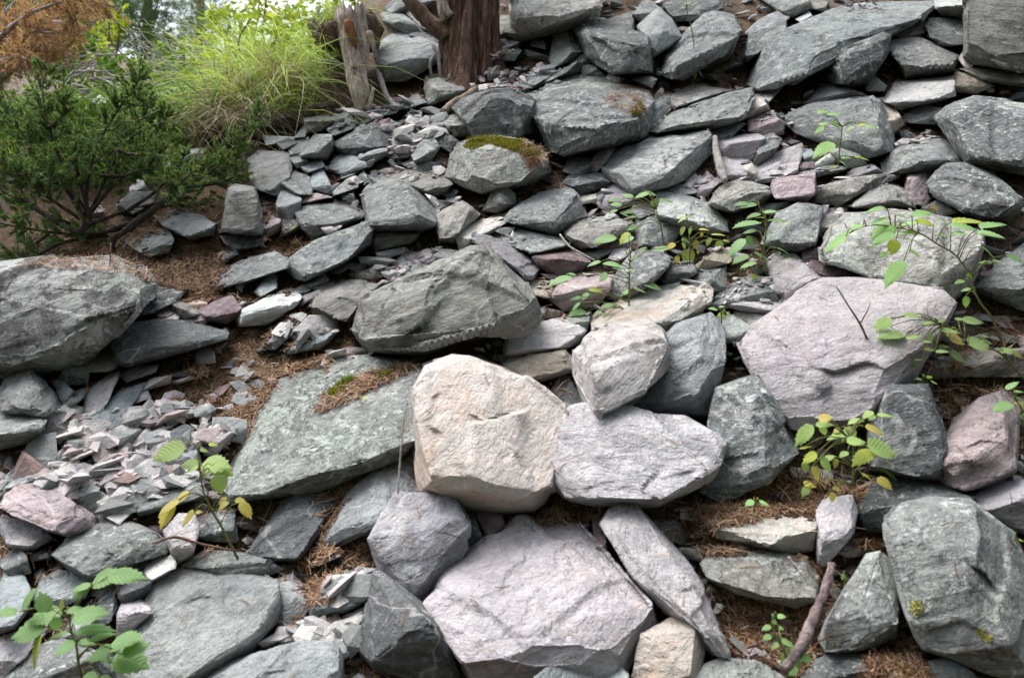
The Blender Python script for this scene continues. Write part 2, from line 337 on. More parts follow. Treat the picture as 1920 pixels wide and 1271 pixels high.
# ------------------------------------------------------------------ the stones
# region|type|outline x,y[,rise]|edges x,y,rise|options|label|short name used when neighbours refer to it
ROCKS = """
01|b|845,330 985,245 1090,240 1300,325 1315,440 1200,490 1080,570 935,580 890,440|990,450,.4 1100,420,.45 1310,385,.3 900,430,.3||blue-grey wedge boulder between the broken stump and the pine trunk|the wedge boulder by the stump
01|o|1715,270 1775,130 1870,125 1985,165 2010,215 1900,300 1760,290|1800,235,.3 1950,240,.3||rounded brown-grey stone directly behind the right side of the pine trunk|
01|g|1700,300 1780,270 1880,310 1870,350 1730,360|||flat grey stone touching the right side of the pine trunk|
01|d|1685,350 1745,345 1755,400 1700,440|||
01|d|1760,360 1840,345 1900,370 1850,430 1760,430|||
01|g|910,110 960,95 1060,120 1220,220 1200,245 1060,220 930,150||a=-30|mossy flat slab sloping down towards the low pine branch|
01|o|1090,75 1140,80 1330,250 1310,265 1200,190 1095,110||a=-35|narrow brown slab under the low pine branch|
01|d|1110,255 1160,235 1290,245 1330,280 1290,310 1170,280|||
01|d|940,60 1000,10 1090,20 1080,80 990,100|||
01|d|1080,-20 1280,-30 1300,40 1180,60|||
01|o|1230,560 1300,545 1370,600 1500,640 1440,690 1250,750 1225,640|1290,640,.3 1400,650,.25||angular grey stone standing just below the foot of the pine trunk|the stone below the pine
01|d|505,400 570,365 650,410 690,470 600,500 520,470|||dark rounded stone in the hollow left of the broken stump|
01|bs|1010,760 1150,690 1215,740 1080,785||a=15|
01|d|1420,780 1500,710 1690,660 1830,650 1985,720 2010,980 1850,1000 1600,990 1540,900|1690,690,.5 1540,880,.45 1850,700,.5 1600,980,.4 1870,990,.45 1990,740,.35|S=0.8|upright dark boulder standing above the moss-capped boulder|the upright dark boulder
F|o|845,300 862,270 915,255 985,265 1022,290 1028,325 985,350 905,365 870,350 838,330|880,278,.5 980,280,.55 1012,305,.45 890,340,.5 905,362,.3 965,345,.45|S=0.5|boulder capped with yellow-green moss and grey lichen|the moss-capped boulder
01|ds|555,1020 860,890 960,990 980,1060 900,1080 700,1120 600,1090|600,1060,.25 860,940,.25 900,1050,.25||broad dark blue slate slab left of the bare gravel strip|the broad blue slate slab
01|g|320,1110 420,985 540,980 545,1080 500,1140 330,1140|345,1115,.3 440,1090,.4 535,1020,.4||square grey block with a sharp lit top right of the juniper tip|
01|b|245,1075 320,1000 370,1000 360,1080 320,1110 260,1120|||
01|b|705,1150 890,1030 940,1090 920,1130 790,1190 720,1180|780,1130,.25 900,1080,.25|
01|b|560,1165 640,1095 690,1115 700,1160 800,1190 740,1220 640,1250 530,1220|||
01|g|1120,1080 1200,940 1240,935 1310,1060 1250,1150 1150,1175|1230,1100,.35 1145,1150,.25 1290,1060,.25||diamond-shaped grey stone left of the moss-capped boulder|the diamond-shaped stone
01|b|1210,890 1290,840 1370,870 1390,940 1250,960|||
01|d|1230,920 1390,930 1440,1060 1400,1090 1300,1030|1360,1000,.2||
01|ot|1330,800 1430,790 1520,880 1530,960 1430,980 1380,900|1390,900,.3 1500,900,.3||tan cube-like stone wedged left of the upright dark boulder|
01|o|355,860 480,830 600,830 470,930 370,950|||
01|b|470,905 600,800 670,810 660,850 520,910||a=30|
01|d|510,920 660,850 710,890 690,930 560,980|||
01|d|700,870 800,800 870,800 850,860 740,910||a=30|
01|bs|865,830 950,785 1025,785 990,815 870,840||a=12|
01|w|60,980 280,990 270,1020 90,1040|||
01|g|160,1030 260,1010 290,1030 200,1070|||
01|b|280,990 340,920 365,920 350,980|||
01|b|1100,810 1180,810 1200,920 1110,880|||
01|b|1030,980 1080,980 1105,1030 1050,1050|||
01|w|850,880 880,880 950,935 930,940|||
01|b|920,890 1000,885 1010,915 950,925|||
F|bs|468,300 485,285 540,288 545,310 540,340 535,358 520,365 480,352 470,330||a=20|finely layered blue-grey slab touching the juniper's longest branch tip|the layered slab by the juniper tip
01|d|1060,1180 1130,1165 1320,1170 1290,1220 1160,1230|||
01|b|920,1110 1120,1090 1130,1130 1000,1140|||
01|g|250,1140 330,1130 380,1170 300,1200|||
01|b|330,1200 450,1150 480,1200 380,1240|||
02|ot|0,-60 620,-60 630,60 590,160 345,200 150,215 60,300 0,200|40,120,.45 560,80,.5 330,150,.5 40,0,.4 590,0,.4|S=0.8|large tan-brown boulder cut off by the top edge right of the pine|the brown boulder at the top
02|o|640,160 880,90 860,210 810,210 700,190|||
02|g|870,120 960,0 1050,60 930,150|||
02|gw|915,195 1055,65 1140,150 1210,265 1130,330 1005,415 965,370 975,250|1000,250,.35 1080,230,.3 1010,390,.35|S=0.6|pale kite-shaped slab propped upright between two dark boulders near the top|the pale kite-shaped slab
02|d|445,200 480,155 760,190 970,270 1000,400 1000,520 720,530 570,440 500,310|520,230,.5 740,310,.65 960,345,.6 720,510,.5 980,500,.4|S=0.4|dark wedge boulder with a hollowed front near the top centre|the hollow-fronted boulder
02|gw|310,250 350,200 460,240 540,370 450,390 400,450 320,490 280,420|420,370,.3 400,250,.15||pale grey stone leaning against the left of the hollow-fronted dark boulder|
02|d|400,440 480,360 570,460 480,480|||
02|g|1055,520 1110,370 1380,95 1470,80 1590,130 1630,230 1560,400 1250,590 1170,575|1180,470,.55 1420,350,.6 1620,245,.5 1180,570,.35 1530,400,.4|S=0.3|square-edged grey boulder behind the seedling near the top centre|the square-edged top boulder
02|d|1100,40 1180,0 1480,0 1500,70 1380,90 1300,140 1200,150|||
02|g|150,330 160,295 220,310 230,350|||
02|d|1680,400 1720,260 1900,170 1960,160 1960,250 1800,330 1700,440|||dark mossy stone on the left of the longest upper slab|
02|g|1690,230 1790,150 1920,80 2000,120 1900,190 1720,260|||
03|g|-60,600 0,390 70,310 180,230 480,160 700,10 1270,-20 1280,60 1180,130 1100,180 940,240 800,260 580,380 540,480 360,540 30,660|180,300,.6 380,390,.7 700,230,.65 1120,150,.5 360,530,.5 30,645,.35 950,200,.6||longest grey slab lying slantwise across the upper right|the long upper slab
03|os|930,260 1180,140 1290,130 1190,250 1060,290|||
03|d|1225,190 1250,140 1500,145 1500,320 1340,325 1240,270|||dark rounded stone wedged left of the tall layered rock face|
03|os|1500,-40 1960,-40 1960,540 1840,480 1560,450 1490,400 1500,100|1530,10,.6 1520,380,.6 1840,465,.5 1920,500,.5 1940,0,.6|a=-6,s=1,S=.6|tall layered olive-grey rock face in the top right corner|the layered corner rock face
03|gw|1280,-30 1530,-30 1530,100 1500,135 1350,115 1290,60|1290,50,.4 1510,40,.45||pale flat-topped block beside the layered corner rock face|
03|d|515,540 590,370 720,340 900,245 940,270 935,380 790,600 640,635 550,600|600,390,.5 760,350,.5 920,290,.4 640,600,.4 860,480,.4|S=0.55|dark pointed boulder leaning under the longest upper slab|the dark pointed boulder
03|g|945,330 985,295 1170,285 1440,400 1400,510 1080,565 1040,480 990,380|1010,330,.25 1060,470,.4 1380,470,.4 1170,320,.25||grey slab-sided stone above the brightest white slab|
03|w|915,715 1000,600 1190,605 1390,555 1405,600 1415,690 1200,745 1040,790 930,740|960,735,.35 1200,715,.4 1405,660,.35||brightest white flat slab in the upper right|the bright white slab
03|gw|780,600 850,570 920,620 900,650 800,650|||
03|cs|1380,620 1440,525 1600,570 1690,620 1560,665 1400,650|1480,610,.2||
03|o|1470,500 1600,495 1920,510 1960,620 1820,610 1620,580|1650,560,.25 1900,590,.25||brown slab lying under the layered corner rock face|
03|p|1460,430 1490,370 1560,450 1510,490|||
03|dl|1285,860 1370,780 1560,710 1960,740 1960,1290 1800,1230 1500,1180 1400,1000|1400,860,.45 1580,780,.45 1900,800,.45 1900,1180,.55 1540,1120,.45|S=0.55|large dark boulder with pale lichen rosettes on the right edge|the rosette boulder
03|g|180,860 330,780 560,700 820,690 870,740 950,900 970,1080 880,1110 750,1140 600,1000 300,960|820,720,.4 850,900,.45 890,1090,.35 350,830,.25 700,1000,.35||big grey slab behind the small green seedling at upper right|the slab behind the seedling
03|pd|350,740 470,620 560,615 780,690 560,700 400,750|||
03|cs|880,745 980,770 1050,890 970,950 920,880|||
03|g|1045,850 1160,770 1350,790 1290,890 1100,880|||
03|g|900,1160 1000,1080 1110,1060 1300,1000 1450,1100 1480,1180 1270,1230 1160,1200 1130,1260 920,1260|1010,1120,.3 1140,1170,.45 1400,1160,.45||grey stone with yellow lichen dots left of the rosette boulder|
02|dl|150,690 300,580 460,550 650,570 960,660 1000,740 970,800 960,980 760,1060 570,1090 400,1130 250,1050 170,830|185,820,.7 350,905,.95 600,900,.9 700,860,.8 940,830,.6 390,1110,.5 720,1050,.35||table-topped grey boulder with a dark overhanging front|the table-topped boulder
02|b|940,880 1040,700 1140,690 1130,790 1000,960 960,970|1060,760,.2||blue-grey slab leaning on the right end of the table-topped boulder|
02|o|1135,700 1300,620 1620,650 1560,670 1180,800 1150,760|1200,765,.3 1500,660,.25||brown-grey slab with pale upper edge right of the table-topped boulder|
02|g|1000,940 1160,810 1400,720 1720,640 1730,700 1650,860 1480,920 1380,880 1280,900 1040,960|1200,850,.35 1700,700,.4 1640,840,.45 1210,905,.4 1050,950,.3||slanting grey-green slab with rough broken front, upper centre right|the slanting rough slab
02|cw|1690,690 1720,640 1790,660 1840,790 1680,840 1660,860|||
F|g|1130,310 1153,278 1207,258 1285,235 1322,243 1330,255 1325,295 1285,335 1250,350 1190,365 1165,345 1135,328|1170,325,.5 1255,315,.55 1320,262,.4 1190,358,.4 1250,345,.4 1137,320,.2||large smooth grey slab below the table-topped boulder|the smooth slab below the table boulder
02|mp|550,1200 660,1040 740,1070 650,1190 600,1240|||
02|g|380,1230 430,1140 550,1150 560,1230 450,1260|||
02|g|1430,960 1620,885 1670,900 1560,990 1490,1010|||
02|p|1500,1020 1740,960 1810,1000 1720,1140 1560,1130 1500,1110|1580,1040,.3 1790,1010,.3||
F|p|1343,302 1362,295 1400,300 1423,318 1410,340 1380,335 1350,330|1395,325,.2||lilac-pink angular block beside the upright grey driftwood piece|
F|p|1420,318 1440,295 1500,272 1503,285 1492,325 1460,340 1415,345|1490,320,.25 1450,335,.2||pale pinkish plate with a sharp right edge above the pink brick-like block|
F|mp|1408,225 1440,210 1470,232 1465,250 1430,255 1405,245|||
02|g|1790,990 1860,950 1930,1010 1870,1120 1740,1200|||
02|w|675,565 720,540 800,570 750,595|||
02|w|880,575 970,560 1030,575 1000,625 960,600|||
02|b|100,610 170,530 300,475 280,540 150,630|||
02|d|150,640 300,550 460,445 480,530 300,560|||
02|d|505,545 520,470 580,480 670,550|||
02|w|0,640 170,660 150,690 20,670|||
03|g|40,0 350,0 390,60 250,110 150,70|||
03|o|360,0 490,20 480,80 400,60|||
03|w|290,140 370,95 400,150 330,160|||
03|w|20,660 160,590 200,600 80,740|||
03|w|165,600 340,535 360,550 280,600|||
03|b|330,1110 380,1090 430,1150 360,1160|||
03|w|410,1180 540,1100 580,1150 500,1200|||
03|gw|520,1080 640,1030 740,1110 780,1180 650,1200|||
03|g|280,1250 530,1185 630,1215 400,1280|||
03|m|310,1180 400,1160 410,1210 330,1250|||
F|cr|-160,515 120,480 200,475 255,500 283,530 285,560 240,610 160,650 160,690 90,705 -160,700|-150,520,.5 120,500,.4 215,505,.45 272,540,.55 245,600,.6 130,650,.5 20,685,.5|S=0.8|huge lichen-crusted boulder on the left edge under the juniper|the huge crusted boulder
10|d|930,1100 1000,950 1100,880 1340,900 1240,1000 1130,1060|||
20|d|440,330 560,120 620,110 640,260 620,370 500,380|||
20|os|610,85 750,60 860,240 800,290 640,300||s=2,a=8|layered olive block tucked between the huge crusted boulder and overhanging slab|
F|ds|197,625 210,605 280,588 300,600 380,605 425,625 420,637 380,647 300,670 240,688 225,682 200,655|235,660,.6 230,680,.5 290,648,.65 375,638,.55 215,615,.3 410,630,.45||long dark slab with an overhanging shaded underside on the left|the long overhanging slab
10|b|1125,370 1200,330 1350,340 1540,420 1530,510 1370,525 1200,450|1360,500,.35 1530,440,.3 1180,430,.15||bluish slab resting in brown needles under the juniper|
10|gs|1590,480 1650,185 1700,150 1830,175 1875,340 1880,490 1700,500|1655,200,.4 1830,195,.4 1870,480,.45 1640,470,.45|S=0.8|square upright grey block with a crack right of the juniper|the cracked upright block
10|d|1600,510 1700,500 1920,520 1860,580 1700,610 1630,560|||
10|b|850,290 960,190 1100,200 1090,270 960,350|||
10|w|950,160 1000,110 1040,130 1040,175 960,190|||
10|g|900,540 1020,480 1200,470 1240,540 1200,620 1080,650 990,600|||
10|w|610,310 700,290 740,330 660,345|||
10|o|1250,1000 1275,960 1440,1060 1430,1085 1330,1095 1245,1050|1270,1020,.2 1400,1070,.2|L=.1|
10|cw|1125,1070 1190,1010 1250,1050 1190,1110||L=.1|
10|p|1190,1110 1260,1065 1290,1090 1220,1160||L=.1|
10|mp|1340,1110 1480,1080 1500,1110 1470,1140||L=.1|
10|m|1440,1050 1510,1000 1660,950 1715,1030 1700,1090 1620,1130 1500,1110|1500,1085,.35 1640,970,.2 1700,1050,.25|L=.1|maroon block with a pale lilac top beside the pale blue-white block|the maroon block
10|c|1340,990 1440,970 1490,1000 1430,1050|||
10|w|1670,970 1790,985 1720,1040|||
F|g|402,529 422,505 475,483 510,472 540,487 540,502 515,505 470,525 415,542|||flat grey slab bedded in brown pine needles right of the juniper roots|the slab bedded in needles
10|b|1705,870 1740,800 1770,800 1740,900|||
10|d|1590,640 1680,610 1700,640 1620,690|||
F|w|445,600 455,580 540,540 563,560 555,575 500,605 450,612|460,590,.3 520,575,.4 558,564,.3 455,608,.15|s=2|pale blue-white block with a dark layered underside, left of centre|the pale blue-white block
F|b|480,545 505,515 515,520 518,540 490,555|||
11|g|770,220 830,100 880,90 1060,130 1240,260 1290,330 1285,440 1150,480 840,480 800,400 790,320|830,420,.6 1000,405,.7 1170,365,.75 1090,160,.4 1283,420,.5||large square grey slab with a black overhang, left of centre|the black-overhang slab
11|os|940,95 1080,40 1320,50 1400,140 1340,210 1250,220 1100,130|1240,170,.3 1350,160,.3||
11|d|1350,210 1390,160 1440,190 1400,230|||
11|b|1380,240 1440,210 1445,260 1390,300|||
11|g|1260,250 1370,290 1300,350 1280,340|||
11|ot|1305,350 1480,270 1530,300 1600,360 1480,440 1450,545 1330,550 1300,440|1330,520,.25 1440,500,.3 1520,330,.25|S=0.6|pale olive-tan block left of the pink and cream block|the olive-tan block
11|o|1645,320 1750,105 1850,210 1855,280 1740,330|1760,270,.3|S=0.8|small pyramid-shaped stone standing below the moss-capped boulder|the pyramid stone
11|gl|230,740 260,660 440,550 800,410 830,470 810,570 640,690 370,830 300,810|260,700,.35 480,560,.35 800,480,.35 370,805,.45 640,680,.45|S=0.35|long lichen-speckled block lying diagonally left of the black overhang|the diagonal lichened block
11|gs|815,560 860,490 1150,475 1165,500 1100,560 870,610|870,530,.25 1120,510,.25|s=2|layered stone tucked beneath the black-overhang slab|
11|p|870,630 1060,595 1085,620 900,685|890,650,.15||
11|b|985,850 1000,720 1060,650 1180,770 1100,840 1020,865|1080,750,.25||
11|mp|1060,650 1110,640 1310,615 1335,660 1240,740 1160,790 1120,740|1200,700,.2 1290,650,.2||crumbly pinkish stone on the upper left flank of the diamond block|
F|os|660,615 680,558 735,540 880,465 905,465 985,530 1005,580 985,602 880,640 800,668 700,668 675,640|712,575,.65 735,555,.5 880,498,.6 892,480,.5 995,578,.6 690,632,.6 800,655,.5 715,655,.5|S=0.55|huge diamond-shaped grey block in the picture centre|the huge diamond block
F|g|942,415 960,395 1050,340 1080,365 1095,405 1045,425 1040,437 1000,425|1037,420,.4 1075,370,.35 950,412,.35||smooth pointed grey slab above the violet-grey plate|the smooth pointed slab
11|cw|1455,500 1490,470 1700,350 1870,310 1790,420 1600,490 1580,560 1470,625|1550,530,.3 1490,490,.25 1780,400,.2||pale pink and cream block above the diamond block's peak|the pink and cream block
F|g|918,440 950,425 1040,445 1065,455 1060,468 1010,478 985,470 930,450|1000,472,.35 1055,462,.3||
F|v|888,440 900,435 950,450 1008,500 1000,520 985,527 945,497 890,455|900,452,.3 960,495,.35 992,520,.3|a=-35,L=.15|violet-grey plate lying on the upper right edge of the diamond block|the violet-grey plate
11|b|160,280 190,180 280,170 310,260 300,350 265,400 170,360|||
11|d|170,380 230,365 290,420 310,450 200,500|||
11|g|290,350 350,290 600,260 780,340 780,380 660,420 500,440 400,530 330,430|330,400,.25 470,430,.3 700,380,.3||dark grey slab carrying two small pink pebbles|the slab with pink pebbles
11|p|480,455 520,430 565,465 520,490||L=.28|larger of two pink pebbles on a dark grey slab|
11|p|560,430 590,410 605,440 570,475||L=.28|smaller of two pink pebbles on a dark grey slab|
11|mp|240,230 420,210 530,230 300,280||L=.1|
11|g|560,190 690,75 730,100 720,160 650,150 570,215|||
11|g|615,180 690,170 710,270 630,250|||
11|b|380,170 430,30 470,30 560,180 540,200|||
11|g|180,130 280,60 390,90 400,200 300,210|||
11|g|600,100 790,0 800,20 660,90|||
11|mp|40,430 100,375 165,400 150,470 80,510|||
F|g|478,395 490,395 492,440 478,440|||
11|w|735,110 770,50 800,100 740,130|||
11|os|410,1000 460,900 700,830 890,850 780,900 740,1080 640,1130 430,1060|470,970,.35 760,960,.35 640,1110,.35|s=2.5,S=0.3|strongly layered buff stone at the left end of the diamond block|the layered buff stone
11|b|375,860 480,790 510,830 420,890|||
11|w|425,880 540,850 540,890 460,910|||
11|pd|320,950 440,905 450,930 340,1000|||
11|ws|690,790 760,760 880,810 800,830|||
11|g|280,900 340,870 380,900 300,940|||
F|b|485,655 510,622 545,590 563,597 540,630 515,655|||
F|b|535,655 585,620 622,605 632,622 600,650 548,662|560,655,.2 615,630,.25||
11|b|430,1090 560,1100 580,1150 520,1140|||
11|g|540,770 640,710 640,750 600,770|||
11|w|820,700 880,700 870,735 830,730|||
11|w|890,715 930,710 960,770 900,750|||
11|w|1340,630 1400,620 1380,670 1350,665|||
12|d|375,130 420,80 640,60 740,130 600,170 480,210|450,150,.25 640,110,.25||
12|pd|590,230 700,150 760,140 870,220 880,280 700,320 640,290|||lilac-grey stone below the smooth grey slab, above the rounded olive stone|
12|cw|480,230 590,215 610,260 500,275|||
12|o|370,460 430,400 700,375 840,420 800,480 620,590 510,600 400,520|420,500,.35 700,470,.4 820,440,.3 600,580,.3||rounded olive-grey boulder right of the smooth pointed slab|the rounded olive boulder
12|m|160,660 390,610 540,660 550,700 480,760 370,805 200,740|190,680,.35 400,680,.4 520,690,.3||maroon-fronted stone with a grey top right of the violet-grey plate|the maroon-fronted stone
12|m|210,780 360,800 300,825|||
12|cs|20,850 100,830 300,840 310,920 270,960 130,920 50,900|||
12|mp|280,960 350,840 450,780 720,790 690,900 600,1010 390,1040|310,930,.35 500,890,.4 690,850,.35||block with pale pink top and maroon shaded front behind raspberry leaves|the pink-topped block
12|g|690,870 860,640 1080,610 1130,700 1000,850 850,960 700,960|1000,820,.4 900,680,.25 1110,740,.3|S=0.4|upright grey stone with a layered right side behind raspberry leaves|the upright grey stone
12|ds|1085,820 1130,720 1310,735 1320,780 1220,830 1120,860|1130,790,.25 1300,770,.25||
12|g|1300,850 1390,760 1530,730 1535,880 1460,910 1300,830|1420,830,.3||
12|gw|1050,350 1060,190 1130,190 1400,270 1530,400 1540,480 1420,490 1280,430 1180,410 1060,400|1080,370,.4 1180,385,.4 1380,420,.45 1100,210,.2||smooth pale green-grey boulder behind the tall raspberry seedling, right of centre|the smooth green-grey boulder
12|g|905,530 910,370 1000,345 1040,380 1230,430 1200,480 1120,600 920,590|990,430,.35 960,560,.35||grey cube-shaped stone below the smooth green-grey boulder|
12|v|870,330 900,260 1030,280 1050,330 920,380|||
12|m|630,560 700,540 910,545 910,610 650,600|||
12|g|520,630 700,600 740,610 620,670|||
12|w|740,610 800,590 830,650 760,680 700,670|||
F|cw|1110,600 1140,570 1180,560 1240,535 1320,530 1333,545 1330,565 1310,590 1270,605 1240,632 1170,615 1115,630|1115,615,.3 1225,605,.5 1300,560,.45 1328,552,.35 1275,598,.4|f=2|large cream-pink slab with a chipped right end, right of centre|the cream-pink slab
F|p|948,652 960,605 1055,595 1095,620 1080,645 1045,657 950,668|955,660,.3 1045,650,.35 1088,625,.3||flat lilac slab lying on the layered tan block|the flat lilac slab
F|cs|945,680 960,668 1056,658 1076,672 1077,695 1030,708 990,716 960,705|950,690,.25 1056,668,.35 990,708,.3 1070,690,.25|s=2.5,a=8|strongly layered tan block under the flat lilac slab|the layered tan block
12|b|85,1130 160,1050 230,1030 210,1120|||
12|g|390,1090 560,1070 530,1170 480,1190|||
12|o|1425,270 1500,160 1620,100 1860,170 1870,200 1800,270 1590,330 1480,310|1440,280,.4 1660,200,.5 1850,190,.35 1600,320,.3||brown-grey slab with a dark undercut front above the seedlings|the undercut brown slab
12|p|1230,150 1310,70 1335,110 1330,150 1250,160|||
12|p|1330,170 1400,60 1480,130 1400,210 1340,220|||
12|v|1000,190 1120,125 1300,160 1330,200 1200,210|||
12|cs|1330,720 1500,600 1570,650 1560,700 1340,760|||
12|g|1400,1000 1540,880 1700,800 1850,810 1930,960 1900,1000 1620,970 1560,990 1420,1040|||grey-green stone behind the left corner of the largest lilac slab|
F|ps|1357,566 1380,560 1470,565 1473,575 1452,597 1400,585 1370,578|1385,572,.3 1455,582,.35||
12|o|1610,1060 1850,1090 1860,1140 1730,1190|||
12|gw|1480,1100 1600,1090 1710,1170 1680,1260 1540,1270|||
13|mp|120,150 130,110 400,60 405,220 330,275 150,250 130,200|140,130,.4 395,75,.45 400,210,.4 150,240,.35|s=1.5|pinkish brick-like layered block at right, above the speckled triangular stone|the pink brick-like block
13|g|150,95 380,20 560,5 630,35 540,60 400,70|||
13|o|405,210 480,150 620,110 830,75 1020,70 1010,90 720,170 690,230 600,285 420,270|490,160,.35 820,100,.35 680,215,.35||
13|gs|640,290 700,230 860,140 960,135 1100,220 1130,310 960,310 700,310|720,290,.35 1000,250,.4 880,160,.2|s=2|flaky pale grey layered stone left of the pink wedge at right|
13|mp|1085,60 1250,40 1270,110 1240,250 1220,300 1130,260 1085,190|1130,120,.3||pink wedge stone pinched left of the rounded lichened boulder|
13|dl|1235,130 1300,50 1370,0 1500,0 1700,70 1900,240 1880,330 1780,400 1620,390 1500,350 1270,200|1280,130,.4 1440,40,.3 1820,260,.6 1500,320,.5 1700,370,.45|S=0.5|rounded dark boulder with small lichens above the arching raspberry stem|the rounded lichened boulder
13|pd|620,100 700,30 820,0 900,60 830,70 650,105|||
13|d|1200,310 1300,265 1440,340 1300,360|||
13|g|40,560 150,350 290,285 450,300 440,420 400,590 300,620 120,590|150,540,.3 300,330,.2 400,560,.35|S=0.4|speckled grey triangular stone beside the green seedling right of centre|the speckled triangular stone
13|o|430,470 520,330 640,290 640,350 520,480 470,505|||
13|p|440,370 470,295 505,300 490,370|||
13|g|0,290 210,265 250,300 120,350 0,340|||
13|ot|470,590 560,420 640,340 980,330 1400,390 1600,450 1610,580 1500,900 1400,980 1220,870 820,820 480,690|480,640,.4 820,805,.45 1220,855,.5 1310,750,.55 1600,570,.5 1000,400,.3 1400,960,.4|S=0.55|large olive-grey boulder behind the arching raspberry stem|the large olive boulder
13|mp|340,620 400,600 460,640 430,690 320,710|||
13|m|360,740 400,690 500,700 680,790 500,810|||
13|g|1570,880 1760,680 1920,560 1980,600 1980,1080 1800,1000 1620,920|1640,860,.5 1920,860,.55 1850,640,.3||grey boulder with a shaded brown front at the right edge|the grey right-edge boulder
13|p|80,690 130,640 270,650 330,760 500,830 380,910 200,990 130,890 100,800|||pale lilac stone wedged above the left corner of the largest lilac slab|
F|pd|1385,640 1410,605 1455,595 1475,570 1520,535 1545,525 1620,525 1640,535 1700,535 1765,545 1787,570 1757,590 1745,640 1700,735 1630,795 1560,785 1480,800 1445,765 1430,720 1395,660|1400,650,.5 1440,755,.55 1490,790,.5 1618,780,.6 1655,690,.75 1755,583,.6 1710,630,.7 1560,540,.15|f=2,S=0.35|largest lilac-grey slab, right of centre, behind a thin bare twig|the largest lilac slab
23|os|1230,330 1270,230 1500,170 1920,130 1960,330 1300,330|||layered grey stone in shade right of the largest lilac slab|
23|ds|800,700 960,400 1220,400 1240,500 1290,620 1340,780 1330,1070 1150,1060 820,990|960,430,.35 1215,430,.35 1320,800,.45 1310,1050,.45 820,960,.4|S=0.65|dark tapering slate block below the largest lilac slab|the dark tapering block
23|mp|1310,880 1440,640 1600,500 1750,445 1880,570 1870,700 1860,1000 1720,1100 1500,1150 1340,1090|1330,920,.55 1560,880,.7 1780,780,.65 1850,980,.5 1500,1120,.5 1700,490,.25|S=0.3|pinkish boulder with a chipped purple front near the right edge|the pink chipped boulder
F|d|1612,925 1645,895 1700,892 1770,905 1820,930 1835,950 1700,995 1630,995 1610,960|||dark flat boulder below the dark tapering block|
F|pd|1820,925 1870,905 1950,900 1950,1010 1900,990 1850,955|||
F|gl|1662,965 1675,950 1740,935 1815,940 1840,965 1890,1000 1925,1070 1960,1180 1960,1290 1860,1260 1790,1225 1730,1215 1690,1090 1665,1000|1672,990,.45 1700,1130,.55 1740,1205,.5 1825,990,.6 1835,1100,.7 1900,1220,.6 1830,960,.4|S=0.5|big blue-grey boulder with yellow lichen tufts in the lower right corner|the big lower right boulder
33|g|440,970 500,840 600,740 750,440 780,390 880,370 1010,470 1040,720 1000,960 760,1070 500,1090|500,870,.45 720,840,.55 1000,860,.5 860,430,.3 500,1060,.45 760,1050,.4|S=0.5|tapering grey boulder right of the fallen stick, lower right|the tapering grey boulder
F|o|1316,1058 1335,1038 1380,1030 1450,1032 1500,1045 1533,1080 1530,1128 1490,1140 1440,1125 1385,1110 1330,1085|1325,1065,.3 1525,1118,.45 1440,1115,.45 1480,1060,.35||brown-grey flat slab under the white slab heaped with needles|the brown-grey flat slab
F|cw|1302,955 1340,952 1420,960 1500,958 1533,968 1532,1000 1520,1030 1480,1035 1440,1025 1350,1010|1350,990,.3 1440,1013,.45 1480,1003,.45 1530,992,.4||white slab heaped with brown pine needles, lower right|the needle-heaped white slab
F|p|1535,1055 1535,960 1545,940 1595,930 1605,960 1595,1000 1570,1020 1545,1060|1545,1010,.35 1592,1000,.35|S=.6|
33|p|570,340 640,290 830,340 820,370 690,380 590,370|||
F|d|1500,1275 1535,1235 1570,1222 1600,1228 1640,1250 1740,1250 1760,1290 1500,1290||L=.2|dark rough stone at the bottom edge under a mossy needle tuft|
33|b|1240,1150 1370,1140 1500,1200 1600,1290 1290,1290||L=.2|pale blue-grey stone cut by the bottom edge at lower right|
F|gw|1305,1271 1325,1245 1355,1235 1430,1240 1470,1265 1475,1300 1300,1300||L=.1|pale green-grey stone cut by the bottom edge below the white diagonal block|
F|gl|415,900 440,830 500,740 530,690 570,668 640,662 700,668 770,680 800,700 785,790 785,820 740,865 600,920 545,927 430,948|430,925,.4 545,912,.5 600,897,.55 740,835,.5 780,730,.4 560,715,.2 640,690,.2|f=1.5|broad lichen-spotted slab with a green moss tuft, left of centre|the broad lichened slab
F|b|655,925 730,862 785,825 790,915 735,940 715,985 640,1020 600,1025 610,1000 650,960|||blue-grey stone in the gap under the broad lichened slab|
F|ds|465,1035 490,1000 530,945 560,922 600,925 622,945 595,1000 560,1050 510,1050|475,1038,.25 555,1042,.3 600,975,.25 560,935,.2|f=.5|dark slate plate with white specks below the broad lichened slab|the dark slate plate
F|c|778,730 800,690 850,670 880,672 920,700 980,705 1050,760 1060,775 1040,850 1030,900 1040,925 1000,955 930,960 850,945 790,920 783,840 785,790|805,705,.5 805,770,.65 812,900,.8 900,905,.85 985,925,.7 1030,905,.5|f=3,S=0.65|big tan-pink boulder in the centre foreground|the big tan boulder
F|wl|998,840 1060,768 1100,758 1200,765 1280,770 1340,800 1358,825 1340,870 1320,910 1280,925 1230,947 1120,947 1060,935 1040,910 1030,870|1035,850,.55 1065,928,.6 1120,925,.65 1240,930,.65 1310,890,.6 1335,825,.5 1100,785,.4 1300,795,.4|L=.15,a=2,S=0.4|smooth pale oval slab right of the big tan boulder|the pale oval slab
F|ps|1078,655 1110,625 1210,600 1240,625 1247,650 1257,695 1210,738 1150,780 1115,785 1095,740 1080,700|1113,692,.85 1150,672,.75 1240,640,.6 1120,778,.7 1205,735,.6|L=.35,s=.7,a=25,S=0.35|pale pink-grey block perched on top of the pale oval slab|the perched block
